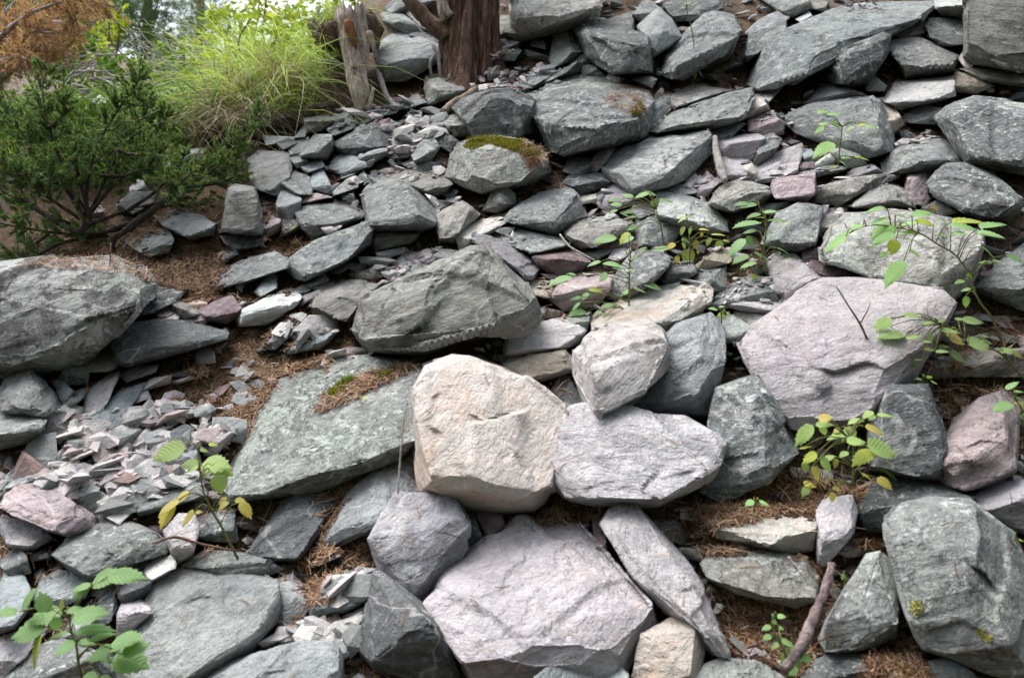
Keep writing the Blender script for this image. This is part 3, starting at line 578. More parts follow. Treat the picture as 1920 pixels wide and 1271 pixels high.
F|bs|1240,635 1270,610 1330,590 1355,620 1345,650 1355,680 1338,775 1320,780 1230,770 1190,755 1255,700|1300,650,.5 1260,695,.4 1330,690,.5 1300,740,.5|a=35,S=0.5|blue-grey split boulder right behind the perched block|the blue-grey split boulder
F|dl|1340,730 1420,705 1440,740 1480,820 1490,850 1460,880 1440,905 1380,910 1355,940 1315,920 1350,830|1420,750,.3 1440,880,.3|S=0.55|dark speckled boulder between the pale oval slab and largest lilac slab|the dark speckled boulder
F|ds|1030,740 1062,700 1090,750 1095,762 1050,768|||
F|p|787,1130 870,1040 950,1000 975,968 1000,975 1080,978 1110,1010 1135,1060 1170,1100 1215,1130 1227,1175 1180,1250 1150,1300 960,1300 900,1290 860,1240 845,1180 800,1150|805,1148,.55 870,1240,.65 960,1228,.9 1050,1170,.9 1090,1158,.9 1130,1165,.85 1213,1138,.65 1148,1228,.7|L=.1,f=.6|large lilac-white slab at the bottom centre|the bottom lilac-white slab
F|v|695,1010 720,960 745,925 850,930 875,980 875,1030 830,1060 790,1125 750,1125 720,1080|720,1010,.3 860,980,.35 770,1110,.35|f=1.5,S=0.5|grey-lilac slab below the big tan boulder's left corner|the grey-lilac slab
31|ds|770,1060 790,850 850,520 900,510 940,620 1170,720 1300,900 1460,1250 1440,1340 860,1200||a=10,S=0.5|dark slab with yellow lichen dots and a forked twig at the bottom|the dark twig slab
F|p|1128,985 1145,955 1170,940 1195,950 1240,1000 1290,1060 1330,1120 1370,1215 1370,1237 1330,1225 1290,1180 1250,1150 1190,1080|1150,990,.6 1195,1055,.65 1285,1145,.65 1180,957,.5 1300,1105,.6 1362,1225,.5|L=.2,a=-50|long white angular block leaning diagonally, lower right of centre|the white diagonal block
F|ct|1187,1271 1205,1190 1260,1160 1290,1145 1325,1175 1320,1210 1310,1271 1300,1300 1190,1300|1220,1200,.4 1300,1185,.4 1290,1260,.45|L=.45,f=1.5|pinkish-tan stone in front of the white diagonal block's lower end|
F|b|1005,1271 1040,1240 1080,1250 1130,1290 1130,1310 1000,1310||L=.5|blue-grey stone cut by the bottom edge below the lilac-white slab|
F|gw|1130,1271 1155,1245 1175,1265 1180,1300 1130,1300||L=.4|
F|m|1111,970 1130,965 1140,1050 1120,1040|||
31|m|1570,50 1760,60 1780,200 1680,280|||
31|ds|1450,40 1560,50 1640,300 1530,330|||
20|g|5,410 50,350 220,290 330,390 460,570 350,640 180,520 110,550 40,590|110,530,.5 200,510,.5 340,610,.45 230,320,.25 30,570,.3|S=0.4|grey boulder with an arched undercut below the huge crusted boulder|the arched grey boulder
20|g|-50,620 0,590 220,585 315,650 310,700 200,790 -50,860|290,680,.5 60,735,.65 -40,745,.65||flat-topped grey boulder cut by the left edge|the flat-topped left boulder
20|cw|160,910 230,780 270,730 350,770 230,890|||
20|b|390,370 440,365 520,440 460,530 430,490|||
20|g|465,560 540,450 635,410 600,480 480,580|||
20|p|610,540 650,420 860,260 840,350 730,590 660,600 615,570|730,570,.3 820,340,.25||lilac shield-shaped plate right of the arched grey boulder|the lilac shield plate
20|b|400,790 620,650 740,570 860,440 1060,370 960,480 820,740 620,780 430,820|800,720,.3 700,620,.25||long blue-grey slab below the lilac shield-shaped plate|the long blue-grey slab
20|p|400,670 620,650 560,690 430,690|||
20|v|860,320 960,270 1130,250 1100,300 930,360|||
20|cw|1030,430 1100,350 1220,330 1210,380|||
20|p|955,460 1050,440 1070,480 980,510|||
20|p|1230,370 1390,325 1410,345 1290,375|||
20|p|940,630 1000,600 1090,620 1070,700 1010,700|||
20|p|1170,620 1190,560 1330,580 1270,660 1220,680|||
20|o|1240,510 1310,520 1320,560 1270,570|||
20|cw|1440,640 1490,500 1515,510 1470,660|||
20|p|1420,180 1470,100 1530,140 1540,220 1430,240|||
20|b|1520,120 1630,85 1570,150|||
20|b|1170,320 1490,270 1480,320 1300,330|||
20|cw|500,910 560,820 740,745 780,780 700,850 530,950|520,930,.3 700,845,.3||cream-white slab on the lower left rubble, below the long blue-grey slab|the cream-white slab
20|w|780,840 900,715 965,740 860,810|||
20|gs|630,1000 700,930 870,890 900,920 760,980 650,1010|||
20|v|590,960 730,880 640,950|||
20|pd|390,1000 500,940 520,1010 450,1030|||
20|b|0,1090 130,980 380,890 390,950 250,1070 60,1160 0,1150|250,1040,.25 60,1130,.25||blue-grey slab near the left edge above the pink block|the left blue-grey slab
F|mp|0,945 45,895 75,900 140,945 180,970 175,990 130,1005 90,990 20,960|15,955,.45 85,985,.5 140,962,.4 120,998,.3|L=.15|pink-mauve block near the left edge|the pink-mauve block
F|gw|88,915 112,900 165,893 180,905 192,935 185,960 150,955|||pale greenish stone right behind the pink-mauve block|
20|b|650,1040 860,970 980,1100 995,1230 920,1250 760,1170|960,1200,.25 880,1000,.15||
20|g|940,990 1110,1000 1120,1090 1050,1110 960,1040|||
20|p|890,1070 990,1050 1010,1110 980,1130|||
20|w|1120,1050 1160,1000 1220,1040|||
F|g|256,950 275,915 330,890 375,902 385,930 350,935 310,947 265,965|262,957,.25 370,922,.3||grey slab behind the raspberry seedling with yellow-green leaves, lower left|the slab behind the yellow-green seedling
20|b|1165,980 1200,840 1290,780 1400,790 1430,950 1380,1030 1220,1010|||blue-grey plate left of the broad lichened slab|
20|p|1450,820 1640,740 1700,740 1560,880 1480,890|||
20|w|1040,850 1110,800 1180,820 1120,870|||
20|p|1060,940 1160,920 1170,980 1070,1000|||
20|p|860,980 970,940 960,990 900,1000|||
20|o|340,1120 380,1030 540,1040 430,1070|||
30|g|385,370 540,220 700,125 920,150 1080,215 1200,300 1190,370 1060,400 850,450 680,545 560,510 440,420|450,410,.4 660,525,.5 970,310,.55 1070,230,.4 1180,330,.35||grey block with a flat sloping top, lower left|the flat-topped lower left block
30|ws|770,110 920,30 970,50 860,150|||
30|pd|0,130 60,120 300,190 370,260 250,330 180,350 70,310|250,310,.3 70,290,.3||
30|d|0,440 130,320 180,370 210,500 80,540|||
30|d|190,370 320,360 350,400 240,420|||
30|b|0,600 40,505 170,540 210,640 200,760 100,900 -40,950|||pale blue-grey stone at the left edge behind the big green seedling|
30|b|250,700 300,580 420,500 560,510 650,570 600,680 400,760|||
30|d|860,480 1010,380 1100,420 1060,500 900,520|||
30|w|1050,490 1100,420 1240,380 1250,470 1090,580 1050,540|||small bright white stone above the pale green-grey slab|
30|p|1195,200 1290,95 1390,100 1420,190 1380,370 1260,450 1230,350|1230,300,.3 1390,330,.3|S=0.6|upright pale pink stone right of the flat-topped lower left block|the upright pink stone
30|d|1410,110 1680,50 1690,280 1500,270 1420,240|||
F|g|341,1060 388,1032 410,1040 470,1038 500,1047 520,1065 500,1080 440,1085 400,1072|||
F|gw|270,1170 283,1095 325,1065 350,1062 410,1085 480,1075 515,1090 522,1120 520,1165 480,1210 420,1240 380,1271 350,1300 230,1300 220,1260|290,1110,.25 480,1190,.5 410,1218,.55 330,1280,.5 517,1120,.45|f=1.5|big pale green-grey slab at the bottom left|the pale green-grey slab
31|bs|150,570 260,525 340,610 390,740 300,860 190,895 155,840|220,700,.25||
30|p|860,800 900,720 980,700 1060,720 1080,800 940,930 850,970|||
F|b|350,1300 380,1265 440,1240 520,1215 570,1200 625,1200 640,1225 640,1300|395,1278,.3 635,1285,.5 610,1215,.3 520,1235,.3|L=.15,S=.3|blue-grey slab with a dark patch at the bottom edge|the dark-patched bottom slab
31|b|370,620 600,540 740,490 850,580 820,690 650,780 400,830 390,740|420,770,.25 650,740,.3 820,640,.25||flat teal-grey slab scattered with brown needles, left of the grey-lilac slab|the teal-grey slab
31|ws|210,910 380,890 580,800 560,900 500,990 170,1030||s=2|
31|p|600,890 790,790 790,930 620,920|||
31|p|530,970 670,940 720,1060 620,1120|||
31|cs|640,820 810,740 800,770 660,835|||
31|p|370,440 480,345 600,390 420,460|||
31|v|0,400 110,450 200,480 70,520 0,500|||
F|dl|10,1271 85,1205 110,1200 225,1240 225,1300 10,1300||L=.1|dark speckled slab at the bottom left behind the big green seedling|
30|p|0,980 330,880 320,950 170,1090 40,1260 -40,1280|||pale lilac slab at the left bottom corner|
30|b|440,990 540,800 690,820 600,990|||
30|d|610,990 720,700 830,640 840,760 740,950|||
30|ds|840,560 1080,580 1060,680 880,760|||
F|w|146,230 160,203 185,184 212,186 215,203 185,222 165,234|165,215,.2 205,195,.2||white rounded stone behind the juniper's upper plumes|
F|w|300,283 330,297 375,280 388,290 350,312 320,312|||
F|b|-20,302 50,292 62,318 20,335 -20,335|||
F|gw|100,300 140,285 165,300 130,318|||
"""
TX = {'0': 0, '1': 480, '2': 960, '3': 1420}
TY = {'0': 0, '1': 310, '2': 620, '3': 941}

def parse_pts(s, tile):
    out = []
    for q in s.split():
        v = [float(a) for a in q.split(',')]
        if tile != 'F':
            k = 500.0 / 1920.0
            v[0] = v[0] * k + TX[tile[1]]; v[1] = v[1] * k + TY[tile[0]]
        out.append((v[0], v[1], v[2] if len(v) > 2 else None))
    return out

def subdiv(V, F, L):
    for _ in range(9):
        E = np.concatenate([F[:, [0, 1]], F[:, [1, 2]], F[:, [2, 0]]])
        Es = np.sort(E, 1)
        key = Es[:, 0].astype(np.int64) * (len(V) + 1) + Es[:, 1]
        uk, inv = np.unique(key, return_inverse=True)
        a = (uk // (len(V) + 1)).astype(int); b = (uk % (len(V) + 1)).astype(int)
        fn = np.cross(V[F[:, 1]] - V[F[:, 0]], V[F[:, 2]] - V[F[:, 0]]); ct = V[F].mean(1)
        vis = ((EYE - ct) * fn).sum(1) > -.25 * np.linalg.norm(fn, axis=1) * np.linalg.norm(EYE - ct, axis=1)
        lim = np.full(len(uk), 9e9); np.minimum.at(lim, inv.ravel(), np.tile(np.where(vis, L, 5 * L), 3))   # hidden backs stay coarse
        ln = np.linalg.norm(V[a] - V[b], axis=1)
        fl = ln > lim
        if not fl.any(): break
        mid = np.full(len(uk), -1); mid[fl] = len(V) + np.arange(fl.sum())
        V = np.concatenate([V, 0.5 * (V[a[fl]] + V[b[fl]])])
        n = len(F); M = mid[inv].reshape(3, n).T       # mids of edges 01,12,20
        c = (M >= 0).sum(1); out = [F[c == 0]]
        for k in range(3):                              # one split
            s = (c == 1) & (M[:, k] >= 0)
            A, B, C, m = F[s, k], F[s, (k + 1) % 3], F[s, (k + 2) % 3], M[s, k]
            out += [np.stack([A, m, C], 1), np.stack([m, B, C], 1)]
            s = (c == 2) & (M[:, k] < 0)                # two splits, edge k whole
            A, B, C = F[s, k], F[s, (k + 1) % 3], F[s, (k + 2) % 3]
            m1, m2 = M[s, (k + 1) % 3], M[s, (k + 2) % 3]
            out += [np.stack([m1, C, m2], 1), np.stack([A, B, m1], 1), np.stack([A, m1, m2], 1)]
        s = c == 3
        A, B, C = F[s].T; m0, m1, m2 = M[s].T
        out += [np.stack([A, m0, m2], 1), np.stack([m0, B, m1], 1), np.stack([m2, m1, C], 1), np.stack([m0, m1, m2], 1)]
        F = np.concatenate(out)
    return V, F

def hull(P):
    bm = bmesh.new()
    for p in P: bm.verts.new(p)
    bmesh.ops.convex_hull(bm, input=bm.verts)
    bmesh.ops.triangulate(bm, faces=bm.faces)
    lone = [v for v in bm.verts if not v.link_faces]
    bmesh.ops.delete(bm, geom=lone, context='VERTS')
    bmesh.ops.recalc_face_normals(bm, faces=bm.faces)
    bm.verts.index_update()
    V = np.array([v.co[:] for v in bm.verts]); F = np.array([[v.index for v in f.verts] for f in bm.faces])
    bm.free()
    return V, F

def vnormals(V, F):
    n = np.cross(V[F[:, 1]] - V[F[:, 0]], V[F[:, 2]] - V[F[:, 0]])
    N = np.stack([sum(np.bincount(F[:, k], n[:, j], len(V)) for k in range(3)) for j in range(3)], 1)
    return N / np.maximum(np.linalg.norm(N, axis=1, keepdims=True), 1e-12)

def laplace(V, F):
    E = np.concatenate([F[:, [0, 1]], F[:, [1, 2]], F[:, [2, 0]]])
    cnt = np.bincount(E[:, 0], minlength=len(V)) + np.bincount(E[:, 1], minlength=len(V))
    S = np.stack([np.bincount(E[:, 0], V[E[:, 1], j], len(V)) + np.bincount(E[:, 1], V[E[:, 0], j], len(V)) for j in range(3)], 1)
    return S / np.maximum(cnt, 1)[:, None] - V

def roughen(V, F, size, L, nb, seed, strata=1.0, flake=1.0):
    """break up a hulled block: chipped edges, bedding ledges on the flanks, flaked sheets on the bedding faces"""
    N = vnormals(V, F)
    lap = laplace(V, F)
    edge = np.clip(-(lap * N).sum(1) / (0.10 * L), 0, 1.0)
    q = V / size + seed * 1.37
    chip = sstep(.0, .35, fbm(q * 6.5, 3, seed))
    V = V - N * (edge * chip)[:, None] * min(.55 * L, .03 * size)
    V = V + 0.10 * laplace(V, F)
    N = vnormals(V, F)
    al = np.abs(N @ nb)
    d = 0.007 * size * fbm(q * 2.2, 2, seed + 1) + 0.009 * size * fbm(q * 7.5, 3, seed + 2)
    # flaked sheets
    ga = seed * 2.399
    dr = np.array([math.cos(ga), math.sin(ga) * .6, .5 * math.sin(ga * 3)])
    s = q @ dr * 2.1 + 1.5 * fbm(q * 2.6 + 9, 4, seed + 3)
    fr = s - np.floor(s)
    sgn = sstep(-.1, .35, vnoise(q * 1.8 + 31, seed + 8))
    d += 0.0045 * flake * (size / .25) ** .6 * sgn * (sstep(.46, .54, fr) - fr) * sstep(.5, .85, al)
    # bedding ledges
    T = V @ nb
    th = 0.012 + 0.018 * (size / .4)
    lay = T / th + 0.9 * fbm(q * 1.6, 2, seed + 4) + 40
    li = np.floor(lay); lf = lay - li
    r0 = _h(li.astype(np.int64), li.astype(np.int64) * 0 + seed, li.astype(np.int64) * 0, 5)
    r1 = _h(li.astype(np.int64) + 1, li.astype(np.int64) * 0 + seed, li.astype(np.int64) * 0, 5)
    prof = r0 + (r1 - r0) * sstep(.72, .98, lf)
    d += 0.0050 * strata * (size / .25) ** .6 * prof * sstep(.85, .35, al) * (0.5 + 0.7 * sstep(-.3, .4, vnoise(q * 2.3, seed + 6)))
    return V + N * d[:, None]

def fracture(V, F, nb, seed, ext):
    """plane breaks: corners and edges knocked off along flat faces, one sheet lost from the top"""
    rg = np.random.default_rng(seed + 500)
    c = V.mean(0); toc = EYE - c; toc /= np.linalg.norm(toc)
    for _ in range(3 if ext < 60 else 5):
        n = rg.normal(size=3); n /= np.linalg.norm(n)
        n = n * .62 + toc * rg.uniform(.55, 1.0) + np.array([0, 0, .12]); n /= np.linalg.norm(n)
        d = (V - c) @ n; sup = d.max()
        cut = sup * rg.uniform(.91, .995)
        V = V - np.maximum(d - cut, 0)[:, None] * n
    if ext > 70:
        size = np.ptp(V, axis=0).max(); N = vnormals(V, F)
        for _ in range(2 if ext < 160 else 3):
            a = rg.uniform(0, 6.28); t = np.array([math.cos(a), math.sin(a) * .6, math.sin(a) * .5]); t -= nb * (t @ nb); t /= np.linalg.norm(t)
            e = ((V - c) @ t) / size + .05 * fbm((V - c) / size * 4 + seed, 3, seed)
            st_ = sstep(0, .02, e - rg.uniform(.05, .38)) * sstep(.35, .75, np.abs(N @ nb))
            V = V - nb * np.sign(N @ nb)[:, None] * (st_ * size * rg.uniform(.008, .022))[:, None]
    return V

def frame_of(nb):
    z = Vector(nb).normalized()
    x = Vector((1, 0, 0)); x = (x - z * x.dot(z)).normalized()
    y = z.cross(x)
    return Matrix((x, y, z)).transposed()

# broken ledges that show on the largest faces: line on the photograph, drop (100 px units), run-out in px
LEDGES = {
    'the largest lilac slab': [('1425,722 1470,694 1520,690 1570,698 1620,682 1665,690', .26, 70), ('1515,765 1540,738 1565,720', .14, 35), ('1440,735 1500,728 1530,735', .10, 25)],
    'the big tan boulder': [('800,748 835,735 860,745 885,736', .16, 45), ('826,760 850,787 875,776 905,792 960,775', .20, 34), ('850,820 872,798 930,788 990,768', -.38, 60), ('800,800 830,812 850,806', .25, 30)],
    'the pale oval slab': [('1090,922 1150,903 1230,898 1310,880', .12, 30), ('1180,872 1260,862 1330,850', .06, 25), ('1010,828 1060,820 1110,824', .05, 25)],
    'the broad lichened slab': [('690,818 760,796 792,780', .24, 60), ('590,884 680,866 745,846', .18, 40), ('520,760 600,735 660,720', .08, 60)],
    'the huge diamond block': [('740,645 790,612 835,590', .28, 30), ('715,605 765,590 810,562', -.16, 45), ('800,640 860,610 930,600', .12, 40), ('830,520 900,505 960,540', .08, 40)],
    'the pale green-grey slab': [('345,1128 380,1112 412,1120', .12, 30), ('280,1158 318,1143', .10, 20), ('420,1150 470,1130 515,1128', .08, 30)],
    'the grey-lilac slab': [('722,1062 780,1050 845,1036', .10, 40), ('740,985 800,975 850,985', .06, 30)],
    'the big lower right boulder': [('1820,1058 1850,1078 1875,1115', .34, 60), ('1740,1180 1800,1165 1860,1190', .15, 40)],
    'the long upper slab': [('1560,88 1640,62 1725,35', .24, 40)],
    'the cream-pink slab': [('1150,592 1200,572 1265,562', .10, 40), ('1215,560 1270,548 1320,545', .06, 25)],
    'the huge crusted boulder': [('110,640 160,600 220,585 262,572', .30, 40), ('30,600 80,575 130,590', .10, 40)],
    'the large olive boulder': [('1600,470 1680,455 1760,470', .08, 40)],
    'the perched block': [('1120,735 1170,715 1230,690', .08, 30)],
    'the pink chipped boulder': [('1770,880 1810,868 1850,880', .30, 30), ('1790,850 1840,830 1880,835', .14, 25)],
    'the dark speckled boulder': [('1350,860 1400,850 1460,862', .10, 30)],
    'the rounded lichened boulder': [('1760,350 1820,345 1870,365', .10, 30)],
    'the slanting rough slab': [('1255,205 1320,190 1395,178', .18, 25)],
    'the hollow-fronted boulder': [('1105,70 1150,90 1200,95', .30, 40)],
}
STONES = []          # dict per stone for labels, scatter masks
ALLV, ALLF, NV = [], [], 0

def auto_edges(XY, c2, w, h, kk):
    """a small stone: one lit upper plane meeting one steep front plane along a slanting edge"""
    a = math.radians(random.gauss(16, 12)); d = np.array([math.cos(a), -math.sin(a)])
    o = c2 + np.array([0, h * random.uniform(-.05, .28)])
    nrm = np.array([-d[1], d[0]]); sd = (XY - o) @ nrm; hit = []
    for i in range(len(XY)):
        j = (i + 1) % len(XY)
        if sd[i] * sd[j] < 0:
            f = sd[i] / (sd[i] - sd[j]); hit.append(XY[i] + (XY[j] - XY[i]) * f)
    bot = XY[:, 1].max()
    if len(hit) < 2 or random.random() < .2:
        gv = np.array([random.uniform(-.9, .9), random.uniform(.2, 1.6)]); ext = math.sqrt(w * h); r = []
        for q in XY:
            e = (q - c2) * random.uniform(.7, .92)
            r.append((*(c2 + e), max(.06, .0065 * min(w, h) * (1 + 1.5 * float(e @ gv) / ext))))
        return r
    A, B = sorted(hit, key=lambda p: p[0])[0], sorted(hit, key=lambda p: p[0])[-1]
    r = []
    for f in (.05, random.uniform(.3, .7), .95):
        p = A + (B - A) * f + nrm * random.uniform(-.05, .05) * h
        r.append((p[0], p[1], .06 + max(4, bot - p[1]) * kk / 100 * random.uniform(.75, 1.25)))
    return r

def build_rock(k, line):
    f = line.split('|') + [''] * 7
    tile, typ, so, sr, opt, label, short = f[:7]
    out = parse_pts(so, tile); rid = parse_pts(sr, tile)
    o = dict(kv.split('=') for kv in opt.split(',') if '=' in kv)
    lift = float(o.get('L', 0)); ang = math.radians(float(o.get('a', 22)) + random.uniform(-7, 7))
    st, fl = float(o.get('s', 1)), float(o.get('f', 1))
    XY = np.array([(a, b) for a, b, _ in out]); c2 = XY.mean(0)
    TR = XY.copy()                                       # as traced; the stone itself runs on a little under its neighbours
    rad_ = np.linalg.norm(XY - c2, axis=1, keepdims=True); XY = c2 + (XY - c2) * (1 + 4.5 / rad_)
    rid = [(c2[0] + (a - c2[0]) * (1 + 3.5 / max(12, math.hypot(a - c2[0], b - c2[1]))), c2[1] + (b - c2[1]) * (1 + 3.5 / max(12, math.hypot(a - c2[0], b - c2[1]))), r) for a, b, r in rid]
    w, h = np.ptp(XY[:, 0]), np.ptp(XY[:, 1])
    ext = math.sqrt(w * h)
    dk = depth(np.array([c2[0]] * 2), c2[1] + np.array([-4., 4.]), 7.5)
    kk = min(2.6, float(dk[0] - dk[1]) / 8.0 * FPX / float(dk.mean()))
    HS = .55 + .95 * kk      # steeper where the slope recedes faster
    left = c2[0] < 640
    cap = 4.1 if left else 7.5
    def place(pts, hs):
        t = depth(pts[:, 0], pts[:, 1], cap)
        tc = float(depth(c2[0], c2[1], cap)[0])
        # keep a stone together even where the surface falls away behind it
        t = np.clip(t, tc - 1.6 * ext / FPX * tc, tc + 1.6 * ext / FPX * tc)
        u = tc * 100.0 / FPX
        return at(pts[:, 0], pts[:, 1], t - (hs + lift) * u), u, tc
    if not rid:
        rid = auto_edges(XY, c2, w, h, kk)
        HS = 1.0
    hs = np.array([p[2] if p[2] is not None else .06 for p in out])
    SP = float(o.get('S', 0)) * kk / 100
    y1_ = XY[:, 1].max()
    rid = [(a, b_, (r if r is not None else .2) + SP * (y1_ - b_) / HS) for a, b_, r in rid]      # steep faces stand out of the slope at their top
    ra = np.array(rid)
    for i in range(len(XY)):                             # where an edge runs along the upper outline, the outline is that edge
        dq = np.hypot(*(ra[:, :2] - XY[i]).T); j = int(dq.argmin())
        if dq[j] < .13 * ext + 5 and XY[i, 1] < c2[1] + .12 * h: hs[i] = .92 * ra[j, 2] * HS
    hs = np.where(hs > .3, hs, hs + SP * .92 * (y1_ - XY[:, 1]))
    P0, u, tc = place(XY, hs)
    # hidden skirt: the stone goes on a little behind its neighbours
    sk = c2 + (XY - c2) * (1 + 1.5 / max(ext, 20))
    P1, _, _ = place(sk, np.full(len(sk), -.22 - .0015 * ext) - lift * .6)
    bk = c2 + (XY - c2) * .8
    P2, _, _ = place(bk, np.full(len(bk), -.0045 * ext - .1) - lift)
    P = [P0, P1, P2]
    R2 = np.array([(a, b) for a, b, _ in rid]); rh = np.array([r if r is not None else .2 for _, _, r in rid])
    P.append(place(R2, rh * HS)[0])
    V, F = hull(np.concatenate(P))
    size = ext / FPX * tc
    L = max(6.9, min(7.6, ext / 22)) / FPX * tc
    nb = np.array([-math.sin(ang), -.42, math.cos(ang)]); nb /= np.linalg.norm(nb)
    V, F = subdiv(V, F, L)
    V = fracture(V, F, nb, k, ext)
    V = roughen(V, F, max(size, .04), L, nb, k + 1, st, fl)
    for ln, dp, dec in LEDGES.get(short, ()):
        q = np.array([[float(a) for a in p.split(',')] for p in ln.split()])
        N = vnormals(V, F); D = V - EYE
        pu, pv = 960 + D[:, 0] / D[:, 1] * FPX, 635.5 - D[:, 2] / D[:, 1] * FPX
        wob = 5 * vnoise(np.stack([pu / 34, pv * 0 + k, pv * 0], 1), 3) + 1.2 * vnoise(np.stack([pu / 9, pv * 0 + k, pv * 0], 1), 4)
        dp = dp * .65 * sstep(-.7, .5, vnoise(np.stack([pu / 45, pv * 0 + k + 7, pv * 0], 1), 9))
        dv = pv - np.interp(pu, q[:, 0], q[:, 1]) - wob
        fade = sstep(q[0, 0] - 8, q[0, 0] + 22, pu) * sstep(q[-1, 0] + 8, q[-1, 0] - 22, pu)
        stp = sstep(-2.5, 3.5, dv) * np.exp(-np.maximum(dv, 0) / dec) * fade * (-(N * D).sum(1) > 0)
        V = V + D / np.linalg.norm(D, axis=1, keepdims=True) * (stp * dp * u)[:, None]
    c3 = V.mean(0)
    R = frame_of(nb)
    col, mk = TYPES[typ]
    me = np_mesh('stone', (V - c3) @ np.array(R), F)
    me.set_sharp_from_angle(angle=math.radians(34))
    big = ext > 150
    nm = 'boulder' if big else ('stone_slab' if max(w, h) > 2.0 * min(w, h) else 'stone')
    if label and ' slab' in label.split(' with')[0].split(' behind')[0][:40] and not ' boulder' in label[:40]: nm = 'stone_slab'
    if label and ' boulder' in label[:36]: nm = 'boulder'
    if 'pebble' in label: nm = 'pebble'
    ob = link(nm, me, MAT[mk])
    ob.matrix_world = Matrix.Translation(Vector(c3)) @ R.to_4x4()
    j = random.uniform(.94, 1.06)
    ob.color = (col[0] * j * random.uniform(.97, 1.03), col[1] * j, col[2] * j * random.uniform(.97, 1.03), 1)
    cat = {'boulder': 'boulder', 'stone_slab': 'stone slab', 'stone': 'stone', 'pebble': 'pebble'}[nm]
    tag(ob, label or None, cat, kind='thing')
    global NV
    ALLV.append(V); ALLF.append(F + NV); NV += len(V)
    STONES.append(dict(o=ob, c=c2, xy=TR, ext=ext, asp=max(w, h) / max(1, min(w, h)), typ=typ, label=label, short=short, nm=nm))

LINES = [l for l in ROCKS.strip().split('\n') if l.strip()]
for k, l in enumerate(LINES): build_rock(k, l)

# labels of the smaller stones: look first, then the landmark they lie beside
marks = [s for s in STONES if s['short']]
def gap(s, m):
    a = s['xy'][:, None, :] - m['xy'][None, :, :]
    return np.sqrt((a ** 2).sum(-1)).min()
def rel(s, m):
    d = s['c'] - m['c']
    x0, y0 = m['xy'].min(0); x1, y1 = m['xy'].max(0)
    v = 'below' if s['c'][1] > y1 - .15 * (y1 - y0) else ('above' if s['c'][1] < y0 + .15 * (y1 - y0) else '')
    hh = 'left' if s['c'][0] < x0 + .2 * (x1 - x0) else ('right' if s['c'][0] > x1 - .2 * (x1 - x0) else '')
    if v and hh: return f'{v} and {hh} of'
    if v: return f'just {v}'
    if hh: return f'just {hh} of'
    return 'close beside'
used = {s['label'] for s in STONES if s['label']}
for s in STONES:
    if s['label']: continue
    shape = 'splinter' if s['asp'] > 2.6 else ('plate' if s['asp'] > 1.8 else ('block' if s['ext'] > 55 else 'stone'))
    sz = 'tiny' if s['ext'] < 22 else ('small' if s['ext'] < 48 else 'medium')
    near = sorted(marks, key=lambda m: gap(s, m))[:6]
    cands = []
    for m in near[:3]: cands.append(f"{sz} {CWORD[s['typ']]} {shape} {rel(s, m)} {m['short']}")
    for i in range(3):
        for j in range(i + 1, 5):
            cands.append(f"{sz} {CWORD[s['typ']]} {shape} between {near[i]['short']} and {near[j]['short']}")
    for c in cands:
        if c not in used and len(c.replace('-', ' ').split()) <= 16: break
    used.add(c); s['label'] = c; s['o']['label'] = c
for s in STONES: s['o']['group'] = 'broken stones of the scree slope'
# ------------------------------------------------------------------ ground: one sheet, fine near the camera, coarse to the horizon
def axis(a, b, step, far):
    mid = np.arange(a, b + 1e-6, step)
    g = step * 1.35 ** np.arange(1, 28); g = np.cumsum(g)
    hi = b + g; lo = a - g
    return np.concatenate([[-far], lo[lo > -far][::-1], mid, hi[hi < far], [far]])
gx = axis(-2.6, 2.6, .035, 400); gy = axis(.7, 6.2, .035, 400)
X, Y = np.meshgrid(gx, gy)
Zg = terr(X.ravel(), Y.ravel())
Pn = np.stack([X.ravel(), Y.ravel(), Zg], 1)
near = np.exp(-np.maximum(np.hypot(X.ravel(), Y.ravel() - 3) - 5, 0) / 10)
Zg = Zg - .035 + (.035 * fbm(Pn * 4.0, 3, 91) + .012 * fbm(Pn * 17, 2, 92)) * near
nx, ny = len(gx), len(gy)
I = np.arange(nx * ny).reshape(ny, nx)
Fg = np.stack([I[:-1, :-1], I[:-1, 1:], I[1:, 1:], I[1:, :-1]], -1).reshape(-1, 4)
Vg = np.stack([X.ravel(), Y.ravel(), Zg], 1)
m = NT('forest_soil')
gg = m.new('ShaderNodeNewGeometry'); P = gg.outputs['Position']
n1 = m.noise(P, 3.2, 5, .6); n2 = m.noise(P, 60, 4, .7); n3 = m.noise(P, 190, 2, .6)
c = m.ramp(n2, [(.3, (.05, .033, .021)), (.52, (.12, .076, .046)), (.7, (.22, .145, .09))])
c = m.mix(m.rng(n1, .45, .62, 0, .45), c, (.16, .145, .135))
c = m.mix(m.rng(n3, .6, .75, 0, .5), c, (.24, .20, .17))
m.put(m.b, 'Base Color', c)
m.put(m.b, 'Normal', m.bump(m.math('ADD', n2, n3), 1.0, .012))
ground = link('ground', np_mesh('ground', Vg, Fg), m.m)
tag(ground, kind='structure')
# ------------------------------------------------------------------ rubble that fills the gaps (too many to count): stuff
def rnd_hull(r, asp=1.0, flat=.5, n=9, rng=RNG):
    p = rng.normal(size=(n, 3)); p /= np.linalg.norm(p, axis=1, keepdims=True)
    p *= rng.uniform(.75, 1.1, (n, 1))
    return p * np.array([r * asp, r, r * flat])

PROT = []
for k in range(14):
    V, F = hull(rnd_hull(1.0, RNG.uniform(1.0, 2.0), RNG.uniform(.22, .55), 13))
    PROT.append((V, F))

